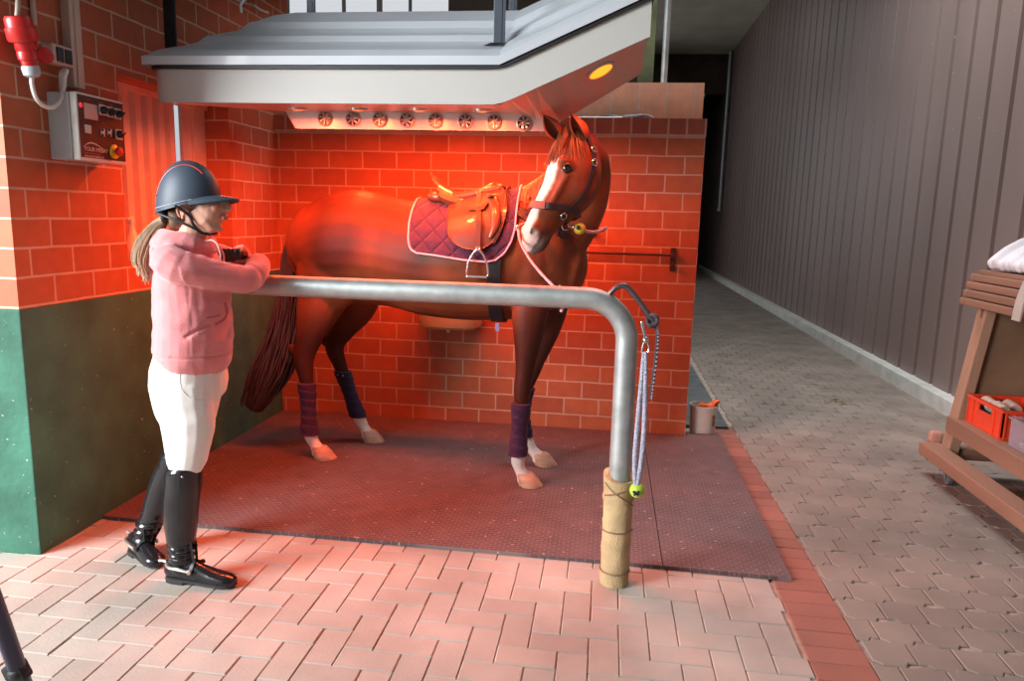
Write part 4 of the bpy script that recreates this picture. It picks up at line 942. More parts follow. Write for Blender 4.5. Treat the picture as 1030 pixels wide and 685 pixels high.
# carve nostrils, eye sockets, mouth line by pushing vertices inward
for v in body.vertices:
    for s in (1, -1):
        n_ = hpt(.540, .034, s*.066); d = (v.co-n_).length
        if d < .022: v.co -= (sd*s*.016+jd*-.0)*(1-(d/.022)**2)
        e_ = hpt(.185, .062, s*.104); d = (v.co-e_).length
        if d < .030: v.co -= sd*s*.010*(1-(d/.030)**2)
    r = v.co-hp; t = r.dot(hax); dd = r.dot(jd); ss = r.dot(sd)
    if .515 < t < .62 and .060 < dd < .17:
        q = abs(dd-(.095-.16*(t-.52))); 
        if q < .007: v.co -= V((0, 0, 0))+sd*math.copysign(.004, ss)*(1-q/.007)
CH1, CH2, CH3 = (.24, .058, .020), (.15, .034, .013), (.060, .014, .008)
WHT, PNK = (.78, .66, .60), (.72, .48, .42)
def coat(co, no):
    n = noise.noise(V(co)*3.1)*.5+.5; n2 = noise.noise(V(co)*7.3+V((5, 2, 1)))*.5+.5
    c = mixc(CH2, CH1, n*.8+.2)
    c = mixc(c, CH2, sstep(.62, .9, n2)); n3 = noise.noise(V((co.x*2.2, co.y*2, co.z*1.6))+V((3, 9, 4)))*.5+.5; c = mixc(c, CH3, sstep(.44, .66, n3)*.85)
    z = co.z
    r = V(co)-hp; t = r.dot(hax); d = r.dot(jd); s = r.dot(sd)
    inhead = -.06 < t < .66 and -.03 < d < .34 and abs(s) < .15
    if not inhead and z < 1.02: c = mixc(c, CH3, sstep(1.02, .70, z)*.92)           # shade on legs and belly, painted into the coat
    if not inhead and z < .155 and True: 
        c = mixc(c, WHT, sstep(.235, .19, z) if co.y < 9 else 0)
    if not inhead and .155 <= z < .24: c = mixc(c, WHT, sstep(.235, .20, z))
    if inhead:
        c = mixc(CH1, CH2, .35)
        wd = .026+.012*math.sin(t*9)+(.030*sstep(.38, .58, t))+.004*noise.noise(V(co)*40)
        b = sstep(wd+.012, wd, abs(s-.008))*sstep(.135, .10, d+0*t)*sstep(.055, .10, t)
        c = mixc(c, WHT, b)
        c = mixc(c, (.12, .04, .025), sstep(.05, .12, s)*.45*sstep(.02, .1, t)*(1-b))  # less lit cheek on the camera side: shade put into the coat colour
        if t > .47: c = mixc(c, PNK, sstep(.50, .58, t)*sstep(.085, .05, d))
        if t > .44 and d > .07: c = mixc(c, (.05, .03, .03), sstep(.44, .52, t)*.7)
        for q in (1, -1):
            dn = (V(co)-hpt(.540, .034, q*.060)).length
            if dn < .020: c = mixc(c, (.10, .03, .03), sstep(.020, .010, dn))
            de = (V(co)-hpt(.185, .062, q*.098)).length
            if de < .034: c = mixc(c, (.04, .015, .01), sstep(.034, .02, de))
    return c
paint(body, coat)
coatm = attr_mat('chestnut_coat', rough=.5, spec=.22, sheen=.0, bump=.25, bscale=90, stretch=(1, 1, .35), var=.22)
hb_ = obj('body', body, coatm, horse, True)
HBVH = BVHTree.FromPolygons([tuple(v.co) for v in body.vertices], [tuple(p.vertices) for p in body.polygons])
def onbody(o, d, off=.0):
    """point where the ray from o along d meets the coat, lifted by off"""
    h_, n_, i_, t_ = HBVH.ray_cast(V(o), V(d).normalized())
    return (h_+n_*off) if h_ else None
def snap(p, off=.0):
    l, n_, i_, d_ = HBVH.find_nearest(V(p)); return l+n_*off
def pix(x, y, off=.0, Y0=4.0):
    h_, n_, i_, t_ = HBVH.ray_cast(V((0, 0, CAMZ)), ray(x, y).normalized())
    return (h_+n_*off) if h_ else at(x, y, Y0)
# eyes
eyem = mat('dark_horse_eye', (.012, .006, .005), rough=.05, coat=1, var=.05)
for s in (1, -1):
    bm = NB(); ball(bm, hpt(.185, .064, s*.084), .023, (1.1, .8, 1), HRT, 20); ob = obj('eye', bm, eyem, horse, True)
    bm = NB(); P = [hpt(.185, .064, s*.088)+(jd*.027*math.cos(a)+hax*(-.020*math.sin(a)))+sd*s*(.008+.004*math.sin(a)) for a in [math.pi*k/8 for k in range(9)]]
    tube(bm, P, [.002, .005, .006, .007, .007, .007, .006, .005, .002], 8, 2); obj('eyelid', bm, mat('dark_eyelid', (.10, .03, .015), rough=.5), ob, True)
# ears
earm = mat('ear_coat', (.26, .055, .018), rough=.6, var=.2)
def ear(base, tip, open_dir, w):
    base, tip = V(base), V(tip); ax_ = (tip-base); L = ax_.length; ax_.normalize(); od = V(open_dir); od = (od-ax_*od.dot(ax_)).normalized(); sw = ax_.cross(od)
    bm = NB(); rows = []; rin = []
    for i in range(13):
        t = i/12; r = w*(math.sin(min(1, t*1.0+.12)*math.pi)**.75 if t < .98 else .04)*(1-.15*t)+.0015; row = []; ri = []
        for j in range(17):
            a = math.radians(-140+280*j/16)+math.pi
            row.append(bm.verts.new(base+ax_*L*t-od*(-r*math.cos(a)*.8)+sw*r*math.sin(a)+od*(.012*t)))
            ri.append(bm.verts.new(base+ax_*L*(t*.97+.01)+od*(r*.82*math.cos(a)*.8)+sw*r*.84*math.sin(a)+od*(.012*t)))
        rows.append(row); rin.append(ri)
    for A, B in zip(rows, rows[1:]):
        for j in range(16): bm.faces.new((A[j], A[j+1], B[j+1], B[j]))
    for A, B in zip(rin, rin[1:]):
        for j in range(16): bm.faces.new((A[j+1], A[j], B[j], B[j+1]))
    for A, B, C_, D_ in zip(rows, rows[1:], rin, rin[1:]):
        bm.faces.new((A[0], B[0], D_[0], C_[0])); bm.faces.new((A[16], C_[16], D_[16], B[16]))
    for j in range(16): bm.faces.new((rows[-1][j], rows[-1][j+1], rin[-1][j+1], rin[-1][j]))
    return obj('ear', bm, earm, horse, True)
ear(at(563, 139, 3.80), at(545, 112, 3.74), (-.3, -.9, 0), .044)
ear(at(588, 140, 3.78), at(574, 111, 3.74), (-.5, -.8, 0), .046)

# hair: many tapering strands
def strands(name, roots, m_, parent, r=.0035, n=4):
    bm = NB()
    for P in roots: tube(bm, P, [r*.8, r, r*.8, r*.25] if len(P) == 4 else [r]*(len(P)-1)+[r*.2], n, 4)
    return obj(name, bm, m_, parent, True)
hairm = mat('chestnut_hair', (.22, .052, .018), rough=.42, var=.35, scale=25, stretch=(1, 1, .2), spec=.6)
random.seed(21)
fl = []
for k in range(110):
    s = random.uniform(-.045, .05); b0 = hpt(random.uniform(-.045, .01), random.uniform(.0, .05), s)
    L = random.uniform(.05, .15); q = random.uniform(-.03, .03)
    fl.append([b0+(-jd*.012), hpt(.05, -.006+abs(s)*.25, s*1.1+q*.3), hpt(.05+L*.5, -.005+abs(s)*.3, s*1.0+q), hpt(.04+L, .0+abs(s)*.3, s+q*1.4)])
obj_ = strands('forelock', fl, hairm, horse, .0038)
mn = []
random.seed(22)
crest = [hp+jd*.07-hax*.035, V((-.235, 3.98, 1.955)), V((-.295, 4.08, 1.90)), V((-.365, 4.16, 1.83)), V((-.44, 4.20, 1.755)), V((-.52, 4.21, 1.715))]
CR = cr_path([tuple(p) for p in crest], 10)
for k in range(330):
    u = random.random()*.97; i = int(u*(len(CR)-1)); c = V(CR[i]); b0 = snap(c+V((0, random.uniform(-.015, .015), 0)), .002)
    L = random.uniform(.09, .20); dx = random.uniform(-.03, .03)
    p1 = snap(b0+V((dx*.4, -.045, -L*.12)), .010); p2 = snap(p1+V((dx, -.035, -L*.45)), .012); p3 = snap(p2+V((dx, -.01, -L*.55)), .010)
    mn.append([b0-V((0, 0, .004)), p1, p2, p3])
strands('mane', mn, hairm, horse, .0042)
# tail
tailm = mat('dark_chestnut_tail', (.055, .015, .008), rough=.4, var=.45, scale=20, stretch=(1, 1, .2), spec=.6)
tl = [(-1.83, 4.35, 1.46), (-1.90, 4.35, 1.40), (-1.955, 4.345, 1.25), (-1.965, 4.33, 1.02), (-2.00, 4.31, .78), (-2.08, 4.28, .52), (-2.18, 4.25, .30)]
rad = [.035, .045, .052, .070, .105, .135, .09]
bm = NB(); loft(bm, [(*p, r*.72, r*.62) for p, r in zip(tl, rad)], (1, 0, 0), 16, 4)
random.seed(5); TP = cr_path([(*p, r) for p, r in zip(tl, rad)], 4)
for k in range(260):
    a = random.uniform(0, 6.283); q = random.uniform(.55, 1.0); st = random.choice([0, 0, 0, 4, 8]); en = random.randint(len(TP)-6, len(TP)-1); P = []
    a2 = a+random.uniform(-.5, .5)
    for i in range(st, en+1, 2):
        c = TP[i]; f = (i-st)/max(1, en-st); aa = a+(a2-a)*f; P.append((c[0]+c[3]*q*math.cos(aa)+.01*math.sin(i*.7+k), c[1]+c[3]*q*.85*math.sin(aa), c[2]))
    if P[-1][2] < .06: P.pop()
    tube(bm, P, [.0045]*(len(P)-1)+[.001], 4, 2)
obj('tail', bm, tailm, horse, True)
# hooves
hoofm = mat('pale_hoof_horn', (.50, .30, .20), rough=.5, var=.2, scale=12, stretch=(1, 1, 4))
for x, y, dx in ((-.415, 3.958, .028), (-.36, 4.328, .028), (-1.722, 4.17, .03), (-1.538, 4.563, .03)):
    bm = NB(); L = []
    for h_, r, ox_ in ((0, .068, dx*1.0), (.004, .069, dx*1.0), (.035, .060, dx*.55), (.065, .050, 0), (.074, .042, -.002)):
        L.append([bm.verts.new((x+ox_+r*math.cos(a)*(1.12 if math.cos(a) > 0 else .92), y+r*.92*math.sin(a), G0+.001+h_)) for a in [6.2832*k/28 for k in range(28)]])
    for A, B in zip(L, L[1:]):
        for j in range(28): bm.faces.new((A[j], A[(j+1) % 28], B[(j+1) % 28], B[j]))
    bm.faces.new(L[0]); bm.faces.new(L[-1]); ho = obj('hoof', bm, hoofm, horse, True)
    bm = NB(); P = [(x+dx+.062*math.cos(a), y+.057*math.sin(a), G0+.005) for a in [math.radians(-140+280*k/14) for k in range(15)]]; tube(bm, P, .0055, 6, 1); obj('horseshoe', bm, hk, ho, True)
# leg bandages
wrapm = mat('plum_fleece_bandage', (.05, .012, .045), rough=.9, sheen=.1, var=.2, scale=30, bump=.4); wrapn = mat('navy_fleece_bandage', (.018, .012, .045), rough=.9, sheen=.1, var=.2, scale=30, bump=.4)
def wrap(P, z0, z1, m_, r0):
    Z = [p[2] for p in P]
    def cen(z):
        for a, b_ in zip(P, P[1:]):
            if b_[2] <= z <= a[2]: t = (a[2]-z)/(a[2]-b_[2]); return a[0]+(b_[0]-a[0])*t, a[1]+(b_[1]-a[1])*t
        return P[-1][0], P[-1][1]
    bm = NB(); L = []; nr = 46
    for i in range(nr+1):
        z = z0+(z1-z0)*i/nr; x, y = cen(z); row = []
        for j in range(28):
            a = 6.2832*j/28; lay = ((z-z0)/.055+a/6.2832) % 1.0
            r = r0*(1+.10*math.cos((z-z0)/(z1-z0)*3.14*2))+.0055*lay
            if i in (0, nr): r = r0*.72
            row.append(bm.verts.new((x+r*1.08*math.cos(a), y+r*math.sin(a), z)))
        L.append(row)
    for A, B in zip(L, L[1:]):
        for j in range(28): bm.faces.new((A[j], A[(j+1) % 28], B[(j+1) % 28], B[j]))
    bm.faces.new(L[0]); bm.faces.new(L[-1]); return obj('leg_bandage', bm, m_, horse, True)
wb = [wrap(near_f, .185, .50, wrapm, .046), wrap(far_f, .185, .50, wrapn, .045), wrap(near_h, .155, .49, wrapm, .047), wrap(far_h, .175, .49, wrapn, .047)]
bm = NB(); c = V((-1.715, 4.522, .465)); box(bm, c-V((.022, .002, .006)), c+V((.022, .004, .006)), .002); obj('velcro_tab', bm, wht, wb[3])

# ------------------------------------------------------------------ saddle pad
padm = mat('plum_quilted_cloth', (.060, .011, .040), rough=.85, sheen=.1, var=.12, scale=30)
nt = padm.node_tree; b = nt.nodes['Principled BSDF']; tcn = nt.nodes.new('ShaderNodeTexCoord'); mp = nt.nodes.new('ShaderNodeMapping'); mp.inputs['Rotation'].default_value = (0, math.radians(45), 0)
nt.links.new(tcn.outputs['Object'], mp.inputs['Vector']); sp = nt.nodes.new('ShaderNodeSeparateXYZ'); nt.links.new(mp.outputs['Vector'], sp.inputs[0])
hs = []
for ax_ in (0, 2):
    m1 = nt.nodes.new('ShaderNodeMath'); m1.operation = 'MULTIPLY'; m1.inputs[1].default_value = math.pi/.085; nt.links.new(sp.outputs[ax_], m1.inputs[0])
    m2 = nt.nodes.new('ShaderNodeMath'); m2.operation = 'SINE'; nt.links.new(m1.outputs[0], m2.inputs[0]); m3 = nt.nodes.new('ShaderNodeMath'); m3.operation = 'ABSOLUTE'; nt.links.new(m2.outputs[0], m3.inputs[0])
    m4 = nt.nodes.new('ShaderNodeMath'); m4.operation = 'POWER'; m4.inputs[1].default_value = .35; nt.links.new(m3.outputs[0], m4.inputs[0]); hs.append(m4)
mm_ = nt.nodes.new('ShaderNodeMath'); mm_.operation = 'MINIMUM'; nt.links.new(hs[0].outputs[0], mm_.inputs[0]); nt.links.new(hs[1].outputs[0], mm_.inputs[1])
bp = nt.nodes.new('ShaderNodeBump'); bp.inputs['Strength'].default_value = 1; bp.inputs['Distance'].default_value = .012; nt.links.new(mm_.outputs[0], bp.inputs['Height']); nt.links.new(bp.outputs['Normal'], b.inputs['Normal'])
pip = mat('pale_pink_piping', (.72, .42, .52), rough=.7)
saddle = thing('saddle', 'brown leather saddle on the back of the horse over the plum pad', 'saddle', (-.8, 4.25, 1.6))
pad = thing('saddle_pad', 'plum quilted saddle pad with pale piping under the brown saddle', 'saddle pad', (-.8, 4.25, 1.6))
# lower outline of the pad: column x -> z of its hem
outline = [(418, 199), (413, 222), (411.5, 243), (414, 251), (420, 254.5), (440, 257), (469, 261.5), (490, 263), (499, 261.5), (508, 255), (515, 244), (519, 230), (520, 215), (517, 198), (511, 182)]
def centre(x): return V((x, by(x), 1.30))
pts3 = [pix(a, b_, .0, 3.95) for a, b_ in outline]
def radial(x, ang, off):
    """coat point in the cross-section at x; ang 0 = straight up, positive towards the camera"""
    c = centre(x); d = V((0, -math.sin(ang), math.cos(ang))); far = c+d*.8
    h_, n_, i_, t_ = HBVH.ray_cast(far, -d)
    return (h_ if h_ else c+d*.3)+d*off
def ang_of(p): c = centre(p.x); return math.atan2(-(p.y-c.y), p.z-c.z)
def drape(name, outl, off, thick, m_, parent, mirror=True, nx=34, na=30, amin=None, curve=0):
    """cloth or leather lying on the coat; outl: pixels of its hem from rear to front"""
    P = [pix(a, b_, 0, 3.95) for a, b_ in outl]; xs = [p.x for p in P]; A = [ang_of(p) for p in P]
    x0, x1 = min(xs), max(xs)
    def amax(x):
        r = 0
        for i in range(len(P)-1):
            a, b_ = xs[i], xs[i+1]
            if min(a, b_)-1e-6 <= x <= max(a, b_)+1e-6 and abs(b_-a) > 1e-6:
                r = max(r, A[i]+(A[i+1]-A[i])*(x-a)/(b_-a))
        return r
    bm = NB(); G = []; lo = (lambda x: -amax(x)) if mirror else (lambda x: amin)
    for i in range(nx+1):
        u = i/nx; u = .5-.5*math.cos(math.pi*u); x = x0+.002+(x1-x0-.004)*u; a1 = amax(x); a0 = lo(x)
        if mirror: a0 = -a1
        G.append([(radial(x, a0+(a1-a0)*j/na, off)) for j in range(na+1)])
    for _ in range(2):
        G2 = [[p.copy() for p in r] for r in G]
        for i in range(1, nx):
            for j in range(1, na): G2[i][j] = (G[i-1][j]+G[i+1][j]+G[i][j-1]+G[i][j+1]+G[i][j]*2)/6
        G = G2
    o1 = [[bm.verts.new(p) for p in r] for r in G]
    def outw(p): c = centre(p.x); return V((0, p.y-c.y, p.z-c.z)).normalized()
    o2 = [[bm.verts.new(p+outw(p)*thick) for p in r] for r in G]
    for i in range(nx):
        for j in range(na):
            bm.faces.new((o1[i][j], o1[i][j+1], o1[i+1][j+1], o1[i+1][j])); bm.faces.new((o2[i][j], o2[i+1][j], o2[i+1][j+1], o2[i][j+1]))
    for i in range(nx):
        for j in (0, na): bm.faces.new((o1[i][j], o1[i+1][j], o2[i+1][j], o2[i][j]))
    for j in range(na):
        for i in (0, nx): bm.faces.new((o1[i][j], o1[i][j+1], o2[i][j+1], o2[i][j]))
    hem = [G[i][na]+outw(G[i][na])*thick for i in range(nx+1)]; rear = [p+outw(p)*thick for p in G[0]]; front = [p+outw(p)*thick for p in G[-1]]
    return obj(name, bm, m_, parent, True), hem, rear, front, G
po, hem, rear, front, GP = drape('quilted_cloth', outline, .010, .012, padm, pad)
edge = rear[len(rear)//2:]+hem[1:-1]+front[len(front)//2:][::-1]
bm = NB(); tube(bm, edge, .0055, 8, 1); obj('piping', bm, pip, po, True)
# ------------------------------------------------------------------ saddle
lea = mat('tan_saddle_leather', (.11, .034, .015), rough=.34, var=.22, scale=6, coat=.35, bump=.15, bscale=140); lead_ = mat('dark_saddle_leather', (.17, .05, .02), rough=.3, var=.2, coat=.3)
flap = [(449, 200), (452, 212), (451, 228), (452.5, 238), (458, 246), (468, 250.5), (478, 252), (487, 251), (496, 246), (503, 236), (507, 222), (509, 205), (508, 196)]
fo, fh, fr, ff, GF = drape('saddle_flap', flap, .030, .009, lea, saddle)
bm = NB(); tube(bm, [p+V((0, -.001, 0)) for p in fh[2:-2]], .0035, 6, 1); obj('flap_edge', bm, lead_, fo, True)
# knee roll on the front of the flap
kr = [pix(x, y, .045) for x, y in ((492, 197), (497, 205), (500, 217), (499, 230), (494, 241))]
bm = NB(); loft(bm, [(*p, r, r*.6) for p, r in zip(kr, (.014, .028, .030, .024, .010))], (1, 0, 0), 14, 4); obj('knee_roll', bm, lead_, saddle, True)
# seat and cantle: a lofted bowl across the back
def top_at(x): return radial(x, 0, 0)
bm = NB(); xs_ = [at(431, 190, 4.2).x, at(437, 190, 4.2).x, at(445, 190, 4.2).x, at(455, 192, 4.2).x, at(466, 194, 4.2).x, at(478, 192, 4.2).x, at(488, 189, 4.2).x, at(497, 186, 4.2).x, at(505, 187, 4.2).x]
zs_ = [at(431, 172, 4.2).z, at(436, 177, 4.2).z, at(444, 186, 4.2).z, at(455, 192, 4.2).z, at(466, 194.5, 4.2).z, at(478, 192.5, 4.2).z, at(488, 187, 4.2).z, at(497, 182.5, 4.2).z, at(505, 185.5, 4.2).z]
ws_ = [.13, .175, .19, .175, .145, .115, .095, .085, .07]
L1 = []; L2 = []
for i, (x, z, w_) in enumerate(zip(xs_, zs_, ws_)):
    yc = by(x); r1 = []; r2 = []
    for j in range(21):
        u = -1+2*j/20; yy = yc+w_*u
        rise = -.055*abs(u)**2.2 if i > 1 else (-.075*abs(u)**2)
        if 1 < i < 7: rise += .012*math.exp(-((abs(u)-.55)/.25)**2)
        xx = x+(.05*(u*u) if i < 2 else 0)
        r1.append((xx, yy, z+rise)); r2.append((xx+.01, yc+(yy-yc)*.95, z+rise-.028))
    L1.append(r1); L2.append(r2)
def surf(bm, L, flip=False):
    # densify rows by catmull
    cols = list(zip(*L)); cols = [cr_path(c, 4) for c in cols]; R_ = [[bm.verts.new(V(c[i])) for c in cols] for i in range(len(cols[0]))]
    for A, B in zip(R_, R_[1:]):
        for j in range(len(A)-1): bm.faces.new((A[j], A[j+1], B[j+1], B[j]))
    return R_
A = surf(bm, L1); B = surf(bm, L2); nA = len(A)
for i in range(nA-1):
    for j in (0, 20): bm.faces.new((A[i][j], A[i+1][j], B[i+1][j], B[i][j]))
for j in range(20):
    for i in (0, nA-1): bm.faces.new((A[i][j], A[i][j+1], B[i][j+1], B[i][j]))
obj('seat', bm, lea, saddle, True)
# panels under the seat
for s in (-1, 1):
    bm = NB(); P = []
    for px_, py_, r in ((431, 196, .022), (438, 199, .036), (450, 201, .036), (468, 200, .030), (488, 196, .028), (503, 191, .020)):
        x = at(px_, 195, 4.15).x; P.append((x, by(x)+s*.085, radial(x, -s*.28, .0).z+.045, r, r*.9))
    loft(bm, P, (0, 1, 0), 16, 4); obj('panel', bm, lead_, saddle, True)
# skirt + stirrup leather + stirrup on both sides
for s in (1, -1):
    def R2(x, y, off):
        p = pix(x, y, 0, 3.95); a = ang_of(p); return radial(p.x, s*a, off)
    bm = NB(); P = [R2(x, y, .046) for x, y in ((470, 203), (476, 202), (484, 202), (492, 202), (493, 210), (488, 217), (480, 219), (472, 214))]
    prism(bm, P, (0, -s*.006, .002)); bmesh.ops.bevel(bm, geom=list(bm.edges), offset=.002, segments=1, affect='EDGES'); obj('skirt', bm, lea, saddle)
    l0, l1, l2 = R2(482.5, 203, .062), R2(483, 228, .060), R2(482.5, 252, .052)
    bm = NB(); q = []
    for p, w_ in ((l0, .014), (l1, .014), (l2, .013)): q.append([bm.verts.new(p+V((sx*w_, -s*sy, 0))) for sx, sy in ((-1, 0), (1, 0), (1, .008), (-1, .008))])
    for A_, B_ in zip(q, q[1:]):
        for j in range(4): bm.faces.new((A_[j], A_[(j+1) % 4], B_[(j+1) % 4], B_[j]))
    bm.faces.new(q[0]); bm.faces.new(q[-1]); sl = obj('stirrup_leather', bm, lea, saddle)
    top_ = l2+V((0, -s*.006, .0)); sc_ = .0052
    I = [(0, 0), (-.026, -.022), (-.050, -.070), (-.058, -.125), (-.056, -.140)]
    P = [top_+V((x, 0, z)) for x, z in I[::-1]]+[top_+V((-x, 0, z)) for x, z in I[1:]]
    bm = NB(); tube(bm, P, [.006, .006, .006, .006, .008, .006, .006, .006, .006], 10, 4); tube(bm, [top_+V((-.012, 0, .012)), top_+V((.012, 0, .012))], .005, 8, 1); tube(bm, [top_+V((-.012, 0, .012)), top_+V((-.006, 0, -.004))], .004, 8, 1); tube(bm, [top_+V((.012, 0, .012)), top_+V((.006, 0, -.004))], .004, 8, 1)
    st = obj('stirrup', bm, mat('bright_stirrup_steel', (.75, .72, .70), rough=.2, metal=.9, var=.05), saddle, True)
    bm = NB(); box(bm, top_+V((-.058, -.022, -.150)), top_+V((.058, .022, -.138)), .005); obj('stirrup_tread', bm, chrome, st)
# girth under the belly
bm = NB(); A = []; gx = pix(497, 262, 0).x
for k in range(33):
    a = math.radians(78+204*k/32); cc = centre(gx); d = V((0, -math.sin(a), math.cos(a))); h_, n_, i_, t_ = HBVH.ray_cast(cc+d*.8, -d)
    p = (h_ if h_ else cc+d*.3)
    A.append([bm.verts.new(V((gx+sx*.038, p.y, p.z))+d*o_) for sx, o_ in ((-1, .004), (1, .004), (1, .014), (-1, .014))])
for a, b_ in zip(A, A[1:]):
    for i in range(4): bm.faces.new((a[i], a[(i+1) % 4], b_[(i+1) % 4], b_[i]))
bm.faces.new(A[0]); bm.faces.new(A[-1]); obj('girth', bm, blk, saddle, True)
p = radial(gx, 0, 0); bm = NB(); zz_ = onbody((gx+.02, by(gx), .5), (0, 0, 1)); box(bm, V((gx-.012, by(gx)-.10, zz_.z-.055)), V((gx+.012, by(gx)-.094, zz_.z-.008)), .002); obj('girth_tab', bm, mat('lilac_webbing', (.35, .28, .50), rough=.7), saddle)
# breastplate/billet strap running forward from the pommel down the pad
bm = NB(); A = []
for i, (x, y) in enumerate([(505, 187), (509, 196), (509.5, 210), (507, 224), (502, 236), (496, 246)]):
    c = pix(x, y, .034); A.append(c)
CP = cr_path([tuple(c) for c in A], 5); prev = None
for c in CP:
    c = V(c); r = [bm.verts.new(c+V((sx*.009, sy, 0))) for sx, sy in ((-1, .003), (1, .003), (1, -.004), (-1, -.004))]
    if prev:
        for j in range(4): bm.faces.new((prev[j], prev[(j+1) % 4], r[(j+1) % 4], r[j]))
    else: bm.faces.new(r)
    prev = r
bm.faces.new(prev); obj('front_strap', bm, lea, saddle, True)

# ------------------------------------------------------------------ halter and tie ropes
halter = thing('halter', 'dark leather halter with metal rings on the head of the horse', 'halter', hpt(.3, .1, 0))
hl = mat('dark_halter_leather', (.035, .016, .018), rough=.4, var=.2)
def strapline(name, P, w_, parent, m_, off=.006, th=.005, wd=None):
    """flat strap laid on the coat through the points P"""
    CP = [snap(V(p), off) for p in cr_path([tuple(p) for p in P], 8)]; bm = NB(); prev = None
    for i, c in enumerate(CP):
        t = (CP[min(i+1, len(CP)-1)]-CP[max(i-1, 0)]).normalized(); l_, n_, i_, d_ = HBVH.find_nearest(c); s_ = t.cross(n_).normalized()
        r = [bm.verts.new(c+s_*a*w_/2+n_*b_) for a, b_ in ((-1, 0), (1, 0), (1, th), (-1, th))]
        if prev:
            for j in range(4): bm.faces.new((prev[j], prev[(j+1) % 4], r[(j+1) % 4], r[j]))
        else: bm.faces.new(r)
        prev = r
    bm.faces.new(prev); return obj(name, bm, m_, parent, True)
def around(t, tilt=0, n=13, a0=-180, a1=180, D=.30):
    P = []
    for k in range(n):
        a = math.radians(a0+(a1-a0)*k/(n-1)); c = hpt(t+tilt*(-math.cos(a)), .09, 0); d = (-jd*math.cos(a)+sd*math.sin(a)); o = c+d*.4
        h_, n_, i_, t_ = HBVH.ray_cast(o, -d); P.append(h_ if h_ else c+d*.07)
    return P
nbp = around(.375, -.03, 17)
nb = strapline('noseband', nbp, .030, halter, hl, .004, .009)
# padded pale front of the noseband
strapline('noseband_padding', around(.375, -.03, 9, -48, 48), .038, nb, mat('red_brown_padding', (.30, .09, .07), rough=.8), .010, .008)
ringc = [hpt(.395, .145, s*.066) for s in (1, -1)]
for s in (1, -1):
    r0 = hpt(.40, .15, s*.07); r1 = hpt(.07, .165, s*.085)
    strapline('cheekpiece', [r0, hpt(.28, .19, s*.09), hpt(.17, .185, s*.10), r1], .020, halter, hl)
    strapline('crownpiece', [r1, hpt(.02, .14, s*.09), hpt(-.035, .10, s*.055), hpt(-.05, .09, 0)], .022, halter, hl)
    for q, t_ in ((r0, .40), (hpt(.10, .175, s*.095), .1), (hpt(.035, .155, s*.09), .03)):
        c = snap(q, .014); l_, n_, i_, d_ = HBVH.find_nearest(c); u_ = n_.orthogonal().normalized(); w2 = n_.cross(u_)
        bm = NB(); tube(bm, [c+(u_*math.cos(a)+w2*math.sin(a))*.017 for a in [6.2832*k/14 for k in range(15)]], .0034, 8, 1); obj('halter_ring', bm, chrome, halter, True)
c = snap(hpt(.41, .20, .0), .016); bm = NB(); tube(bm, [c+(jd*math.cos(a)+hax*math.sin(a))*.02 for a in [6.2832*k/14 for k in range(15)]], .0036, 8, 1); obj('halter_ring', bm, chrome, halter, True)
strapline('chin_strap', around(.40, .0, 7, 120, 240), .02, halter, hl)
# tie rope with yellow ball to the right
tiem = mat('pink_grey_rope', (.62, .36, .38), rough=.85, var=.3, scale=90, bump=.8, bscale=150)
k0 = at(583, 230, 3.79); ykt = thing('tie_rope', 'pink tie rope with a yellow ball at the jaw running back to the wall', 'rope', k0)
bm = NB(); j0 = snap(hpt(.41, .205, .02), .02)
tube(bm, [j0, (j0+k0)/2+V((0, 0, -.006)), k0], .005, 8); ball(bm, (j0+k0)/2, .010); obj('snap_hook', bm, chrome, ykt, True)
bm = NB(); tube(bm, [k0+V((.01, 0, 0)), at(592, 233, 3.82), at(601, 233, 3.90), at(609, 229, 4.10), at(606, 232, 4.5), V((-.12, YB-.035, 1.43))], .0085, 10); obj('rope', bm, tiem, ykt, True)
bm = NB(); ball(bm, k0, .031, seg=20); yb = obj('ball', bm, mat('yellow_ball', (.62, .46, .03), rough=.5), ykt, True); yb['label'] = 'yellow ball threaded on the rope'
bm = NB(); lathe(bm, [(.004, 0), (.012, .001), (.012, .006), (.004, .008)], k0+V((-.006, -.031, .006)), (0, -1, 0), 16); obj('ball_hole', bm, blk, yb)
bm = NB(); lathe(bm, [(.03, 0), (.03, .006)], (-.12, YB-.0, 1.43), (0, -1, 0), 16); tube(bm, [(-.12, YB-.004, 1.45), (-.12, YB-.035, 1.445), (-.12, YB-.035, 1.415), (-.12, YB-.004, 1.41)], .005, 8, 2); tag(obj('wall_ring', bm, rust, smooth=True), 'iron ring on the brick wall behind the horse neck holding the tie rope', 'ring')
# second tie rope: from the far side ring down to the rail
k1 = at(519, 231, 3.66)
rp2 = thing('tie_rope', 'thin pink tie rope from the horse nose down to the rail', 'rope', k1)
e0 = snap(hpt(.40, .14, -.07), .015)
bm = NB(); tube(bm, [e0, at(524, 226, 3.73), at(521.5, 233, 3.68), at(524, 245, 3.58), at(533, 261, 3.42), at(546, 277, 3.2), V(at(560, 290.5, 2.955)), V((at(563, 291, 2.95).x, RY+.045, RZ+.038)), V((at(565, 291, 2.95).x, RY+.058, RZ-.01)), V((at(566, 291, 2.95).x, RY+.03, RZ-.055)), V((at(565, 291, 2.95).x, RY-.0, RZ-.0555))], .0062, 8); obj('rope', bm, tiem, rp2, True)
bm = NB(); q = at(520.5, 228, 3.70); tube(bm, [e0, q, q+V((.006, 0, -.03))], .0055, 8, 2); ball(bm, q, .010, seg=8); obj('snap_hook', bm, chrome, rp2, True)

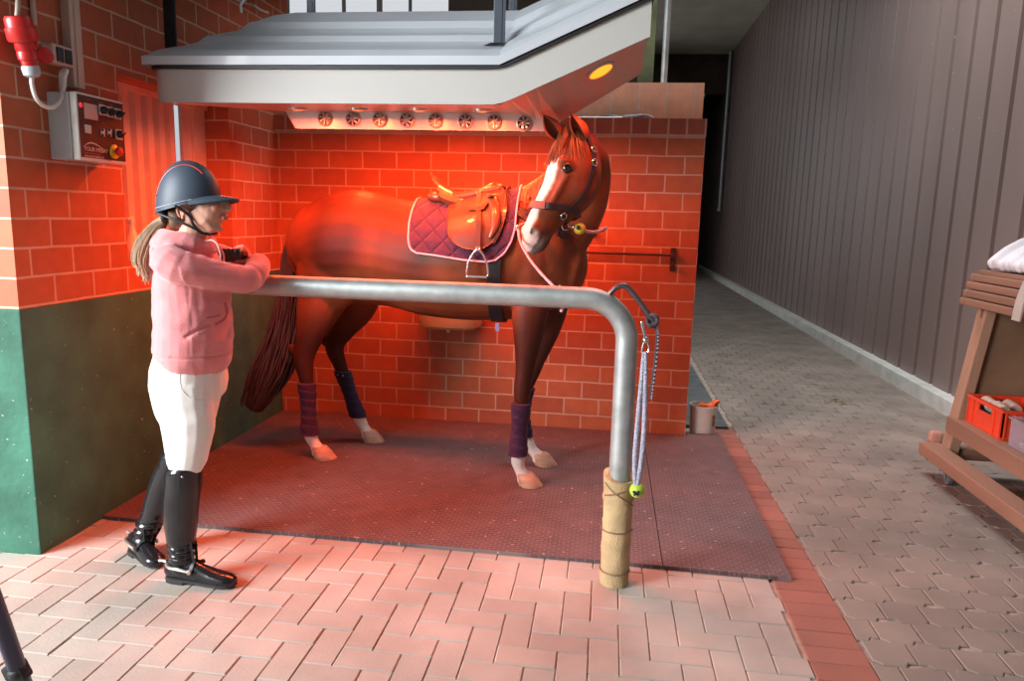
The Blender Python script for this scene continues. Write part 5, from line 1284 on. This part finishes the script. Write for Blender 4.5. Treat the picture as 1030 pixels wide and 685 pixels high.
# ================================================================== THE RIDER
person = thing('person', 'woman in pink hoodie, white breeches, black riding boots and dark helmet leaning on the rail', 'person', (-1.75, 2.7, 0))
YP = 2.70
LEGN = [(-1.660, 2.645, .86), (-1.640, 2.64, .70), (-1.648, 2.635, .53), (-1.658, 2.632, .45), (-1.682, 2.630, .33), (-1.688, 2.628, .20), (-1.690, 2.628, .10)]
LEGF = [(-1.685, 2.775, .86), (-1.71, 2.785, .70), (-1.775, 2.80, .53), (-1.808, 2.805, .45), (-1.868, 2.81, .33), (-1.925, 2.815, .21), (-1.970, 2.815, .125)]
AR = [(-1.650, 2.570, 1.335), (-1.605, 2.560, 1.312), (-1.525, 2.625, 1.283), (-1.450, 2.735, 1.258), (-1.425, 2.805, 1.262), (-1.450, 2.90, 1.300), (-1.485, 2.970, 1.300), (-1.51, 3.00, 1.296)]
AL = [(-1.655, 2.835, 1.335), (-1.625, 2.90, 1.315), (-1.610, 2.985, 1.302), (-1.605, 3.05, 1.265), (-1.600, 3.065, 1.275), (-1.580, 3.01, 1.315), (-1.548, 2.94, 1.343), (-1.535, 2.895, 1.346)]
def limb(bm, P, R, ref=(0, 1, 0), k=3, n=16): loft(bm, [(*p, *(r if isinstance(r, tuple) else (r, r))) for p, r in zip(P, R)], ref, n, k)
def hand(bm, wrist, knuck, up, side, thumb, e=0.0):
    """palm from wrist to knuckles, four curling fingers of different lengths and a thumb on the side"""
    wrist, knuck, up, side = V(wrist), V(knuck), V(up).normalized(), V(side).normalized(); d = (knuck-wrist).normalized()
    loft(bm, [(*(wrist), .024+e, .019+e), (*(wrist+d*.03), .034+e, .017+e), (*(knuck), .038+e, .014+e)], tuple(side), 14, 2)
    for i, (o_, L) in enumerate([(-.030, .062), (-.010, .072), (.011, .068), (.030, .054)]):
        a = knuck+side*o_-d*.006; b_ = a+d*L*.42+up*.002; c = b_+d*L*.22-up*L*.30; e_ = c-up*L*.26-d*L*.06
        loft(bm, [(*a, .0095+e, .0095+e), (*b_, .0088+e, .0088+e), (*c, .0082+e, .0082+e), (*e_, .0068+e, .0068+e)], tuple(side), 10, 2)
    a = wrist+d*.028+side*thumb*.026; b_ = a+side*thumb*.024+d*.02-up*.004; c = b_+d*.026-up*.010-side*thumb*.004
    loft(bm, [(*a, .012+e, .012+e), (*b_, .0105+e, .0105+e), (*c, .008+e, .008+e)], tuple(up), 10, 2)
handL = ((-1.535, 2.895, 1.346), (-1.525, 2.835, 1.354), (0, .1, 1), (1, .25, 0), -1)
handR = ((-1.51, 3.00, 1.296), (-1.555, 3.045, 1.290), (0, -.1, 1), (.8, .55, 0), 1)
bm = NB()
# head with a face in profile
hc = V((-1.600, YP, 1.585))
ball(bm, hc+V((-.022, 0, -.005)), .081, (1.05, .82, 1.02))
loft(bm, [(-1.585, YP, 1.605, .034, .034), (-1.566, YP, 1.583, .051, .054), (-1.545, YP, 1.550, .064, .058), (-1.548, YP, 1.515, .060, .053), (-1.550, YP, 1.480, .050, .046), (-1.540, YP, 1.452, .034, .034)], (0, 1, 0), 18, 3)
ball(bm, (-1.522, YP, 1.453), .018, (1.0, 1.1, .9))                                  # chin
loft(bm, [(-1.492, YP, 1.572, .007, .008), (-1.481, YP, 1.550, .009, .010), (-1.472, YP, 1.532, .0125, .0125), (-1.484, YP, 1.520, .012, .009)], (0, 1, 0), 12, 3)   # nose
for s in (-1, 1):
    ball(bm, (-1.484, YP+s*.011, 1.526), .0085); ball(bm, (-1.503, YP+s*.030, 1.572), .016, (.6, 1.3, .5)); ball(bm, (-1.508, YP+s*.036, 1.535), .022, (.7, .9, .9))
    loft(bm, [(-1.58, YP+s*.052, 1.515, .03, .012), (-1.555, YP+s*.045, 1.475, .022, .010), (-1.53, YP+s*.02, 1.452, .014, .010)], (1, 0, 0), 12, 2)   # jaw
ball(bm, (-1.488, YP, 1.500), .013, (.75, 1.7, .42)); ball(bm, (-1.491, YP, 1.489), .0135, (.75, 1.5, .48))       # lips
# neck, trunk
loft(bm, [(-1.595, YP, 1.515, .050, .050), (-1.610, YP, 1.46, .046, .048), (-1.625, YP, 1.41, .052, .055), (-1.64, YP, 1.38, .10, .07)], (0, 1, 0), 18, 3)
loft(bm, [(-1.640, YP, 1.395, .10, .06), (-1.645, YP, 1.34, .155, .085), (-1.64, YP, 1.24, .145, .10), (-1.635, YP, 1.12, .125, .095), (-1.645, YP, 1.00, .13, .10), (-1.66, YP+.005, .90, .132, .11), (-1.665, YP+.005, .82, .130, .11)], (0, 1, 0), 22, 3)
limb(bm, LEGN, [.080, .072, .055, .052, .05, .036, .036]); limb(bm, LEGF, [.080, .070, .055, .052, .05, .036, .036])
for k, (a, t) in enumerate((((-1.690, 2.628, .06), (-1.53, 2.62, .035)), ((-1.985, 2.812, .06), (-1.90, 2.745, .035)))):
    loft(bm, [(*a, .026, .026), (*((V(a)+V(t))/2-V((0, 0, .004))), .026, .018), (*t, .024, .012)], (0, 1, 0), 14, 2)
limb(bm, AR, [.05, .046, .042, .038, .036, .033, .028, .023]); limb(bm, AL, [.05, .046, .042, .038, .036, .033, .028, .023])
hand(bm, *handL); hand(bm, *handR)
me = merged(bm, .0042, 4, .5)
SK, SK2, LIP = (.56, .30, .21), (.50, .22, .16), (.45, .12, .10)
def skin(co, no):
    c = SK
    if co.z > 1.40:
        r = co-V((-1.475, YP, 1.494)); 
        if abs(r.x) < .02 and abs(r.y) < .022 and abs(r.z) < .012: c = mixc(c, LIP, .75)
        for s in (-1, 1):
            d = (co-V((-1.495, YP+s*.036, 1.530))).length; c = mixc(c, SK2, sstep(.03, .008, d)*.5)
            b_ = co-V((-1.484, YP+s*.030, 1.573))
            if abs(b_.z-.004*math.cos(b_.y*80)) < .004 and abs(b_.y) < .018 and b_.x > -.03: c = (.12, .06, .04)
    return c
for v in me.vertices:
    if v.co.z > 1.40: v.co.x += .010*sstep(-1.60, -1.54, v.co.x)*sstep(1.40, 1.44, v.co.z)*sstep(1.62, 1.57, v.co.z)
for v in me.vertices:
    q = v.co-V((-1.628, YP, 1.548))
    if v.co.z > 1.560:
        en = math.sqrt((q.x/.122)**2+(q.y/.098)**2+(q.z/.158)**2); lim = .90 if v.co.z > 1.572 else 1.02
        if en > lim: v.co = V((-1.628, YP, 1.548))+q*(lim/en)
paint(me, skin)
body_ = obj('body', me, attr_mat('skin', rough=.5, spec=.4, bump=.08, bscale=300, var=.05), person, True)
PB = BVHTree.FromPolygons([tuple(v.co) for v in me.vertices], [tuple(p.vertices) for p in me.polygons])
# eyes, ears
for s in (-1, 1):
    c = V((-1.499, YP+s*.030, 1.556)); bm = NB(); ball(bm, c, .0125, seg=16); e_ = obj('eye', bm, mat('eye_white', (.75, .72, .70), rough=.2, var=.02), person, True)
    bm = NB(); lathe(bm, [(.006, 0), (.004, .0015), (.001, .002)], c+V((.0108, s*.003, 0)), (1, s*.2, 0), 16); obj('iris', bm, mat('dark_iris', (.05, .03, .02), rough=.1), e_, True)
    bm = NB(); P = [c+V((.0115*math.cos(a*.5), .0135*math.sin(a), .0055+.003*math.cos(a))) for a in [math.radians(-80+160*k/8) for k in range(9)]]; tube(bm, P, .0022, 6, 1); obj('eyelash', bm, mat('dark_lash', (.04, .02, .02), rough=.6), e_, True)
    c = V((-1.613, YP+s*.073, 1.512)); bm = NB()
    P = [c+V((.013*math.cos(a)-.002, s*(.006+.004*math.sin(a)), .022*math.sin(a)+.002)) for a in [math.radians(-40+290*k/12) for k in range(13)]]
    tube(bm, P, [.0045, .0055, .005, .0045, .0045, .0045, .0045, .0045, .0045, .0045, .004, .004, .003], 8, 2); ball(bm, c+V((0, -s*.002, 0)), .014, (.9, .45, 1.4)); ball(bm, c+V((.004, s*.003, -.02)), .0065)
    obj('ear', bm, mat('ear_skin', (.58, .27, .19), rough=.5, var=.05), person, True)
# hoodie
pink = mat('pink_fleece', (.74, .235, .24), rough=.9, sheen=.5, var=.06, scale=14, bump=.25, bscale=200)
bm = NB()
loft(bm, [(-1.640, YP, 1.405, .10, .065), (-1.640, YP, 1.352, .145, .090), (-1.636, YP, 1.29, .158, .118), (-1.632, YP, 1.18, .158, .140), (-1.630, YP, 1.07, .160, .142), (-1.636, YP, .975, .165, .146), (-1.641, YP, .935, .163, .141)], (0, 1, 0), 28, 4)
limb(bm, AR[:-1], [.066, .068, .062, .055, .054, .046, .040]); limb(bm, AL[:-1], [.066, .066, .058, .050, .050, .045, .038])
# hood lying round the neck and on the back
for k in range(3):
    rr = .015+.003*k
    loft(bm, [(-1.545+.004*k, YP+.015, 1.390-.012*k, rr*.7, rr*.7), (-1.575, YP-.062-.006*k, 1.408-.010*k, rr, rr), (-1.650-.01*k, YP-.084-.008*k, 1.425-.012*k, rr*1.2, rr*1.2), (-1.715-.012*k, YP-.05, 1.425-.018*k, rr*1.4, rr*1.3), (-1.738-.012*k, YP, 1.42-.022*k, rr*1.5, rr*1.3),
              (-1.715-.012*k, YP+.05, 1.425-.018*k, rr*1.4, rr*1.3), (-1.650-.01*k, YP+.084+.008*k, 1.425-.012*k, rr*1.2, rr*1.2), (-1.575, YP+.062+.006*k, 1.408-.010*k, rr, rr), (-1.545+.004*k, YP-.015, 1.390-.012*k, rr*.7, rr*.7)], (0, 0, 1), 12, 3)
loft(bm, [(-1.715, YP, 1.40, .085, .03), (-1.735, YP, 1.365, .09, .038), (-1.745, YP, 1.32, .07, .034), (-1.745, YP, 1.285, .035, .02)], (0, 1, 0), 18, 3)
hm = merged(bm, .0055, 3, .5)
NRM = [v.normal.copy() for v in hm.vertices]
for v in hm.vertices:
    c = v.co; f = 0
    w_ = noise.noise(V((c.x*4, c.y*4, c.z*26+c.x*6)))
    if c.z < 1.32: f += .0055*w_*(1 if c.z > .975 else .3)
    if c.x > -1.56: f += .005*noise.noise(V((c.x*30+c.y*14, c.y*8, c.z*12)))
    f += .003*noise.noise(c*18)
    if .955 < c.z < .965: f -= .004
    # pocket opening
    if c.y < YP-.06:
        q = V((c.x, c.z)); a, b_ = V((-1.575, 1.045)), V((-1.515, 1.085)); t = max(0, min(1, (q-a).dot(b_-a)/(b_-a).length_squared)); dd = (q-(a+(b_-a)*t)).length
        if dd < .009: f -= .009*(1-dd/.009)
    v.co = c+NRM[v.index]*f
ho_ = obj('hoodie', hm, pink, person, True)
HB = BVHTree.FromPolygons([tuple(v.co) for v in hm.vertices], [tuple(p.vertices) for p in hm.polygons])
def hpix(x, y, off=.0, Y0=2.6):
    h_, n_, i_, t_ = HB.ray_cast(V((0, 0, CAMZ)), ray(x, y).normalized()); return (h_+n_*off) if h_ else at(x, y, Y0)
for s in (-1, 1):
    bm = NB(); P = [(-1.552, YP+s*.022, 1.395), (-1.528, YP+s*.026, 1.385), (-1.508, YP+s*.028, 1.35), (-1.510, YP+s*.028, 1.30)]
    if s < 0: P = [(-1.552, YP-.03, 1.40), (-1.52, YP-.034, 1.408), (-1.495, YP-.036, 1.39), (-1.485, YP-.036, 1.35), (-1.492, YP-.034, 1.33)]
    tube(bm, P, .0035, 8); obj('drawstring', bm, mat('pale_pink_cord', (.75, .38, .38), rough=.8), ho_, True)
bm = NB(); tube(bm, [hpix(x, y, .002) for x, y in ((226, 305), (228, 314), (224, 322), (216, 327))], .0045, 8); obj('pocket_edge', bm, mat('pink_rib', (.55, .13, .15), rough=.9), ho_, True)
bm = NB(); tube(bm, [hpix(x, y, .001) for x, y in ((207, 320), (214, 319), (221, 317))], .0025, 6); obj('pocket_seam', bm, mat('pink_rib', (.55, .13, .15), rough=.9), ho_, True)
# breeches
wh = mat('white_breeches_cloth', (.80, .77, .72), rough=.75, sheen=.2, var=.03, bump=.1, bscale=200)
bm = NB()
loft(bm, [(-1.650, YP, .985, .150, .115), (-1.654, YP, .92, .152, .135), (-1.664, YP+.003, .85, .156, .148), (-1.668, YP+.006, .79, .150, .140), (-1.668, YP+.01, .76, .14, .12)], (0, 1, 0), 26, 3)
limb(bm, [(-1.660, 2.645, .84), (-1.655, 2.640, .76), (-1.638, 2.637, .69), (-1.642, 2.634, .60), (-1.650, 2.632, .53), (-1.660, 2.631, .47), (-1.667, 2.63, .44)], [(.098, .125), (.095, .122), (.088, .110), (.078, .094), (.068, .080), (.058, .060), (.048, .048)])
limb(bm, [(-1.685, 2.775, .84), (-1.695, 2.780, .76), (-1.705, 2.785, .69), (-1.740, 2.792, .60), (-1.772, 2.80, .53), (-1.800, 2.805, .47), (-1.815, 2.807, .44)], [(.095, .118), (.093, .110), (.086, .098), (.074, .082), (.062, .070), (.054, .054), (.046, .046)])
bmE = merged(bm, .0055, 4, .5)
NRM = [v.normal.copy() for v in bmE.vertices]
for v in bmE.vertices:
    c = v.co; v.co = c+NRM[v.index]*(.0030*noise.noise(V((c.x*9, c.y*9, c.z*22)))+.0025*noise.noise(V((c.x*20, c.y*20, c.z*45)))*sstep(.56, .50, c.z))
brc = obj('breeches', bmE, wh, person, True)
BB = BVHTree.FromPolygons([tuple(v.co) for v in bmE.vertices], [tuple(p.vertices) for p in bmE.polygons])
def bpix(x, y, off=.0):
    h_, n_, i_, t_ = BB.ray_cast(V((0, 0, CAMZ)), ray(x, y).normalized()); return (h_+n_*off) if h_ else None
P = [p for p in (bpix(x, y, -.0005) for x, y in ((181, 374), (181, 384), (184, 393), (190, 399), (198, 402), (206, 402))) if p]
bm = NB(); tube(bm, P, .0018, 6, 3); obj('seam', bm, mat('breeches_seam', (.55, .52, .48), rough=.8), brc, True)
# boots
bl_ = mat('black_boot_leather', (.012, .012, .014), rough=.17, var=.3, coat=.2, spec=.4); sole = mat('black_boot_sole', (.02, .02, .02), rough=.6)
stl = mat('brushed_spur_steel', (.60, .57, .50), rough=.3, metal=.85, var=.1)
def boot(P, R, heel, toe, tilt=0):
    bm = NB(); limb(bm, P, R, (0, 1, 0), 4, 22)
    heel, toe = V(heel), V(toe); d = (toe-heel).normalized(); L = (toe-heel).length; a = V(P[-1])
    F = [(.00, .048, .027, .040), (.10, .048, .033, .048), (.25, .052, .036, .052), (.40, .042, .036, .046), (.55, .034, .039, .038), (.72, .027, .043, .031), (.88, .023, .042, .026), (.97, .019, .030, .020)]
    loft(bm, [(*(heel+d*L*t+V((0, 0, z-.005))), w_, h_) for t, z, w_, h_ in F], tuple(d.cross(V((0, 0, 1)))), 20, 3)
    me = merged(bm, .005, 3, .5)
    NR_ = [v.normal.copy() for v in me.vertices]
    for v in me.vertices:
        if v.co.z < .016: v.co.z = .016
        c = v.co
        if .10 < c.z < .20: v.co = c+NR_[v.index]*.004*math.sin(c.z*190+c.x*20)*sstep(.20, .16, c.z)*sstep(.10, .12, c.z)
        if c.z > .42: v.co.z += (c.x-P[0][0])*.35*sstep(.42, .47, c.z)
    o = obj('boot', me, bl_, person, True)
    sd_ = d.cross(V((0, 0, 1))); bm = NB()
    out = [(-.02, .020), (-.035, 0), (-.02, -.020), (.10, -.033), (.30, -.035), (.45, -.034), (.62, -.039), (.80, -.042), (.93, -.034), (1.01, -.012), (1.01, .012), (.93, .034), (.80, .042), (.62, .039), (.45, .034), (.30, .035), (.10, .033)]
    prism(bm, [heel+d*L*t+sd_*w_+V((0, 0, .012-heel.z+0)) for t, w_ in out], (0, 0, .010)); obj('sole', bm, sole, o)
    bm = NB(); prism(bm, [heel+d*L*t+sd_*w_+V((0, 0, .0005-heel.z)) for t, w_ in ((-.005, 0), (.0, -.026), (.10, -.034), (.27, -.034), (.27, .034), (.10, .034), (.0, .026))], (0, 0, .013)); obj('boot_heel', bm, sole, o)
    # spur: yoke round the heel, neck, strap
    z = .078-.0; c = heel+d*.055+V((0, 0, z-heel.z)); bm = NB()
    P_ = [c+d*.065+sd_*.050+V((0, 0, -.006)), c+d*.02+sd_*.050, c-d*.03+sd_*.040, c-d*.058, c-d*.03-sd_*.040, c+d*.02-sd_*.050, c+d*.065-sd_*.050+V((0, 0, -.006))]
    tube(bm, P_, [.006, .007, .007, .008, .007, .007, .006], 8, 4); tube(bm, [c-d*.056, c-d*.085+V((0, 0, .004)), c-d*.098+V((0, 0, .003))], [.007, .006, .008], 8, 3)
    for s in (-1, 1): lathe(bm, [(.004, -.003), (.010, -.002), (.010, .003), (.003, .005)], c+d*.068+sd_*s*.051+V((0, 0, -.006)), sd_*s, 14)
    sp_ = obj('spur', bm, stl, o, True)
    bm = NB(); q = c+d*.068; BT = BVHTree.FromPolygons([tuple(v.co) for v in me.vertices], [tuple(p.vertices) for p in me.polygons]); prev = None
    for k in range(25):
        a_ = math.radians(-115+230*k/24); o_ = heel+d*.125+V((0, 0, .07-heel.z)); dd = (sd_*math.sin(a_)+(V((0, 0, 1))*math.cos(a_)-d*.1)).normalized()
        h_, n_, i_, t_ = BT.ray_cast(o_+dd*.2, -dd); p_ = (h_ if h_ else o_+dd*.045)+dd*.002
        r = [bm.verts.new(p_+d*sx*.007+dd*oo) for sx, oo in ((-1, 0), (1, 0), (1, .003), (-1, .003))]
        if prev:
            for j in range(4): bm.faces.new((prev[j], prev[(j+1) % 4], r[(j+1) % 4], r[j]))
        else: bm.faces.new(r)
        prev = r
    bm.faces.new(prev); obj('spur_strap', bm, blk, sp_)
    return o, me
b1, me1 = boot([(-1.662, 2.632, .485), (-1.668, 2.631, .42), (-1.681, 2.630, .34), (-1.686, 2.629, .25), (-1.688, 2.628, .17), (-1.689, 2.628, .11), (-1.690, 2.628, .06)],
               [(.070, .076), (.068, .074), (.064, .073), (.060, .067), (.050, .056), (.045, .050), (.044, .050)], (-1.748, 2.628, .012), (-1.452, 2.615, .012))
b2, me2 = boot([(-1.800, 2.805, .48), (-1.828, 2.807, .41), (-1.868, 2.81, .33), (-1.905, 2.813, .25), (-1.938, 2.815, .18), (-1.970, 2.813, .12), (-1.98, 2.812, .07)],
               [(.066, .072), (.065, .068), (.062, .066), (.057, .060), (.049, .052), (.045, .048), (.044, .048)], (-2.055, 2.835, .012), (-1.845, 2.705, .012))
bm = NB(); ball(bm, (-1.628, 2.564, .480), .005); obj('boot_stud', bm, chrome, b1, True)
# helmet
hel = mat('navy_grey_helmet', (.045, .062, .088), rough=.48, var=.05, spec=.35)
HC = V((-1.628, YP, 1.548)); RXf, RYf, RZf = .118, .100, .160
def dome(th, ph, sc=1.0):
    """th 0 at the crown, 1 at the rim; ph 0 = front"""
    c, s = math.cos(ph), math.sin(ph)
    rim = -.044+.062*((1+c)/2)**1.3            # the shell comes lower behind
    z = RZf*math.cos(th*math.pi/2)+ (rim)*th**2
    r = math.sin(th*math.pi/2)**.92
    rx = RXf*(1.07 if c > 0 else 1.05)
    return HC+V((rx*r*c, RYf*r*s, z))*sc
bm = NB(); A = []; B = []
for i in range(19):
    A.append([bm.verts.new(dome(max(i/18, .01), 2*math.pi*j/40)) for j in range(40)]); B.append([bm.verts.new(HC+(dome(max(i/18, .01), 2*math.pi*j/40)-HC)*.93) for j in range(40)])
for X_, fl_ in ((A, 0), (B, 1)):
    for a, b_ in zip(X_, X_[1:]):
        for j in range(40): bm.faces.new((a[j], a[(j+1) % 40], b_[(j+1) % 40], b_[j]))
    bm.faces.new(X_[0])
for j in range(40): bm.faces.new((A[-1][j], A[-1][(j+1) % 40], B[-1][(j+1) % 40], B[-1][j]))
he = obj('helmet', bm, hel, person, True)
bm = NB(); T_ = []; U_ = []
for k in range(21):
    a = math.radians(-68+136*k/20); base = dome(1.0, a)+V((0, 0, .006)); ext = .078*math.cos(a*1.25)**.8 if abs(a) < math.radians(71) else 0
    rows_ = []
    for q in (-.08, .25, .6, .9, 1.0): p = base+V((ext*q*1.0, 0, .004-.022*q*q*.6)); rows_.append(p)
    T_.append(rows_)
for k, r in enumerate(T_): U_.append([bm.verts.new(p+V((0, 0, .004))) for p in r]); T_[k] = [bm.verts.new(p-V((0, 0, .005))) for p in r]
for a, b_, c_, d_ in zip(U_, U_[1:], T_, T_[1:]):
    for j in range(4): bm.faces.new((a[j], a[j+1], b_[j+1], b_[j])); bm.faces.new((c_[j], d_[j], d_[j+1], c_[j+1]))
    bm.faces.new((a[4], b_[4], d_[4], c_[4]))
obj('peak', bm, hel, he, True)
redl = mat('red_helmet_trim', (.55, .06, .05), rough=.4)
for s in (-1, 1):
    bm = NB(); tube(bm, [HC+(dome(t, s*math.radians(p))-HC)*1.004 for t, p in ((.93, 150), (.80, 143), (.62, 134), (.45, 118), (.34, 92), (.33, 62), (.42, 40), (.55, 30))], .0022, 6, 5); obj('trim_line', bm, redl, he, True)
    bm = NB(); tube(bm, [HC+(dome(.95, s*math.radians(p))-HC)*1.004 for p in range(60, 181, 10)], .0016, 6, 2); obj('rim_line', bm, mat('grey_rim_line', (.35, .38, .42), rough=.3), he, True)
    bm = NB(); c = HC+(dome(.80, s*math.radians(142))-HC)*1.004; ball(bm, c, .0035); obj('vent', bm, blk, he, True)
    # harness
    P = [dome(.98, s*math.radians(88))*1.0, V((-1.588, YP+s*.070, 1.50)), V((-1.578, YP+s*.058, 1.465)), V((-1.562, YP+s*.040, 1.437)), V((-1.545, YP+s*.018, 1.430)), V((-1.540, YP, 1.429))]
    bm = NB(); tube(bm, P, .0055, 8, 5); obj('chin_strap', bm, blk, he, True)
    P = [dome(1.0, s*math.radians(150)), V((-1.665, YP+s*.070, 1.487)), V((-1.62, YP+s*.068, 1.472)), V((-1.578, YP+s*.056, 1.452)), V((-1.556, YP+s*.034, 1.434))]
    bm = NB(); tube(bm, P, .005, 8, 5); obj('nape_strap', bm, blk, he, True)
bm = NB(); loft(bm, [(-1.705, YP-.05, 1.50, .012, .030), (-1.728, YP, 1.495, .012, .034), (-1.705, YP+.05, 1.50, .012, .030)], (1, 0, 0), 12, 3); obj('nape_pad', bm, blk, he, True)
bm = NB(); loft(bm, [(-1.520, YP, 1.437, .012, .008), (-1.545, YP, 1.430, .02, .007), (-1.565, YP, 1.438, .012, .006)], (0, 1, 0), 10, 2); obj('chin_cup', bm, blk, he, True)
# ponytail and the hair under the helmet
hairb = mat('light_brown_hair', (.36, .24, .15), rough=.4, var=.4, scale=30, stretch=(1, 1, .15), spec=.6)
hbk = mat('brown_hair', (.16, .09, .055), rough=.5, var=.3, scale=30)
bm = NB(); loft(bm, [(-1.655, YP, 1.50, .072, .050), (-1.675, YP, 1.475, .055, .035), (-1.700, YP, 1.465, .03, .025)], (0, 1, 0), 18, 3); obj('nape_hair', bm, hbk, person, True)
PT = [(-1.695, YP-.005, 1.485), (-1.740, YP-.012, 1.470), (-1.788, YP-.025, 1.405), (-1.812, YP-.03, 1.325), (-1.800, YP-.03, 1.262)]; PR = [.018, .026, .040, .038, .012]
bm = NB(); loft(bm, [(*p, r*.8, r*.8) for p, r in zip(PT, PR)], (0, 1, 0), 14, 4)
TP = cr_path([(*p, r) for p, r in zip(PT, PR)], 4); random.seed(8)
for k in range(150):
    a = random.uniform(0, 6.283); q = random.uniform(.7, 1.12); a2 = a+random.uniform(-.6, .6); en = random.randint(len(TP)-5, len(TP)-1); P = []
    for i in range(0, en+1, 2):
        c = TP[i]; f = i/en; aa = a+(a2-a)*f; P.append((c[0]+c[3]*q*math.cos(aa), c[1]+c[3]*q*math.sin(aa), c[2]+c[3]*.2*math.sin(aa)))
    P.append((P[-1][0]+random.uniform(-.01, .015), P[-1][1]+random.uniform(-.01, .01), P[-1][2]-random.uniform(.01, .035)))
    tube(bm, P, [.0026]*(len(P)-1)+[.0006], 4, 2)
obj('ponytail', bm, hairb, person, True)
bm = NB(); lathe(bm, [(.019, -.008), (.023, -.006), (.023, .006), (.019, .008)], (-1.716, YP-.008, 1.480), (-.9, 0, -.35), 18); obj('hair_tie', bm, blk, person, True)
# gloves
for hnd in (handL, handR):
    bm = NB(); hand(bm, *hnd, e=.003); w0 = V(hnd[0]); d0 = (V(hnd[1])-w0).normalized(); loft(bm, [(*(w0-d0*.035), .031, .027), (*(w0-d0*.01), .030, .025), (*(w0+d0*.015), .032, .023)], tuple(V(hnd[3]).normalized()), 14, 2)
    g_ = merged(bm, .0035, 2, .5); obj('glove', g_, mat('black_glove_leather', (.022, .016, .016), rough=.35, coat=.2, bump=.3), person, True)
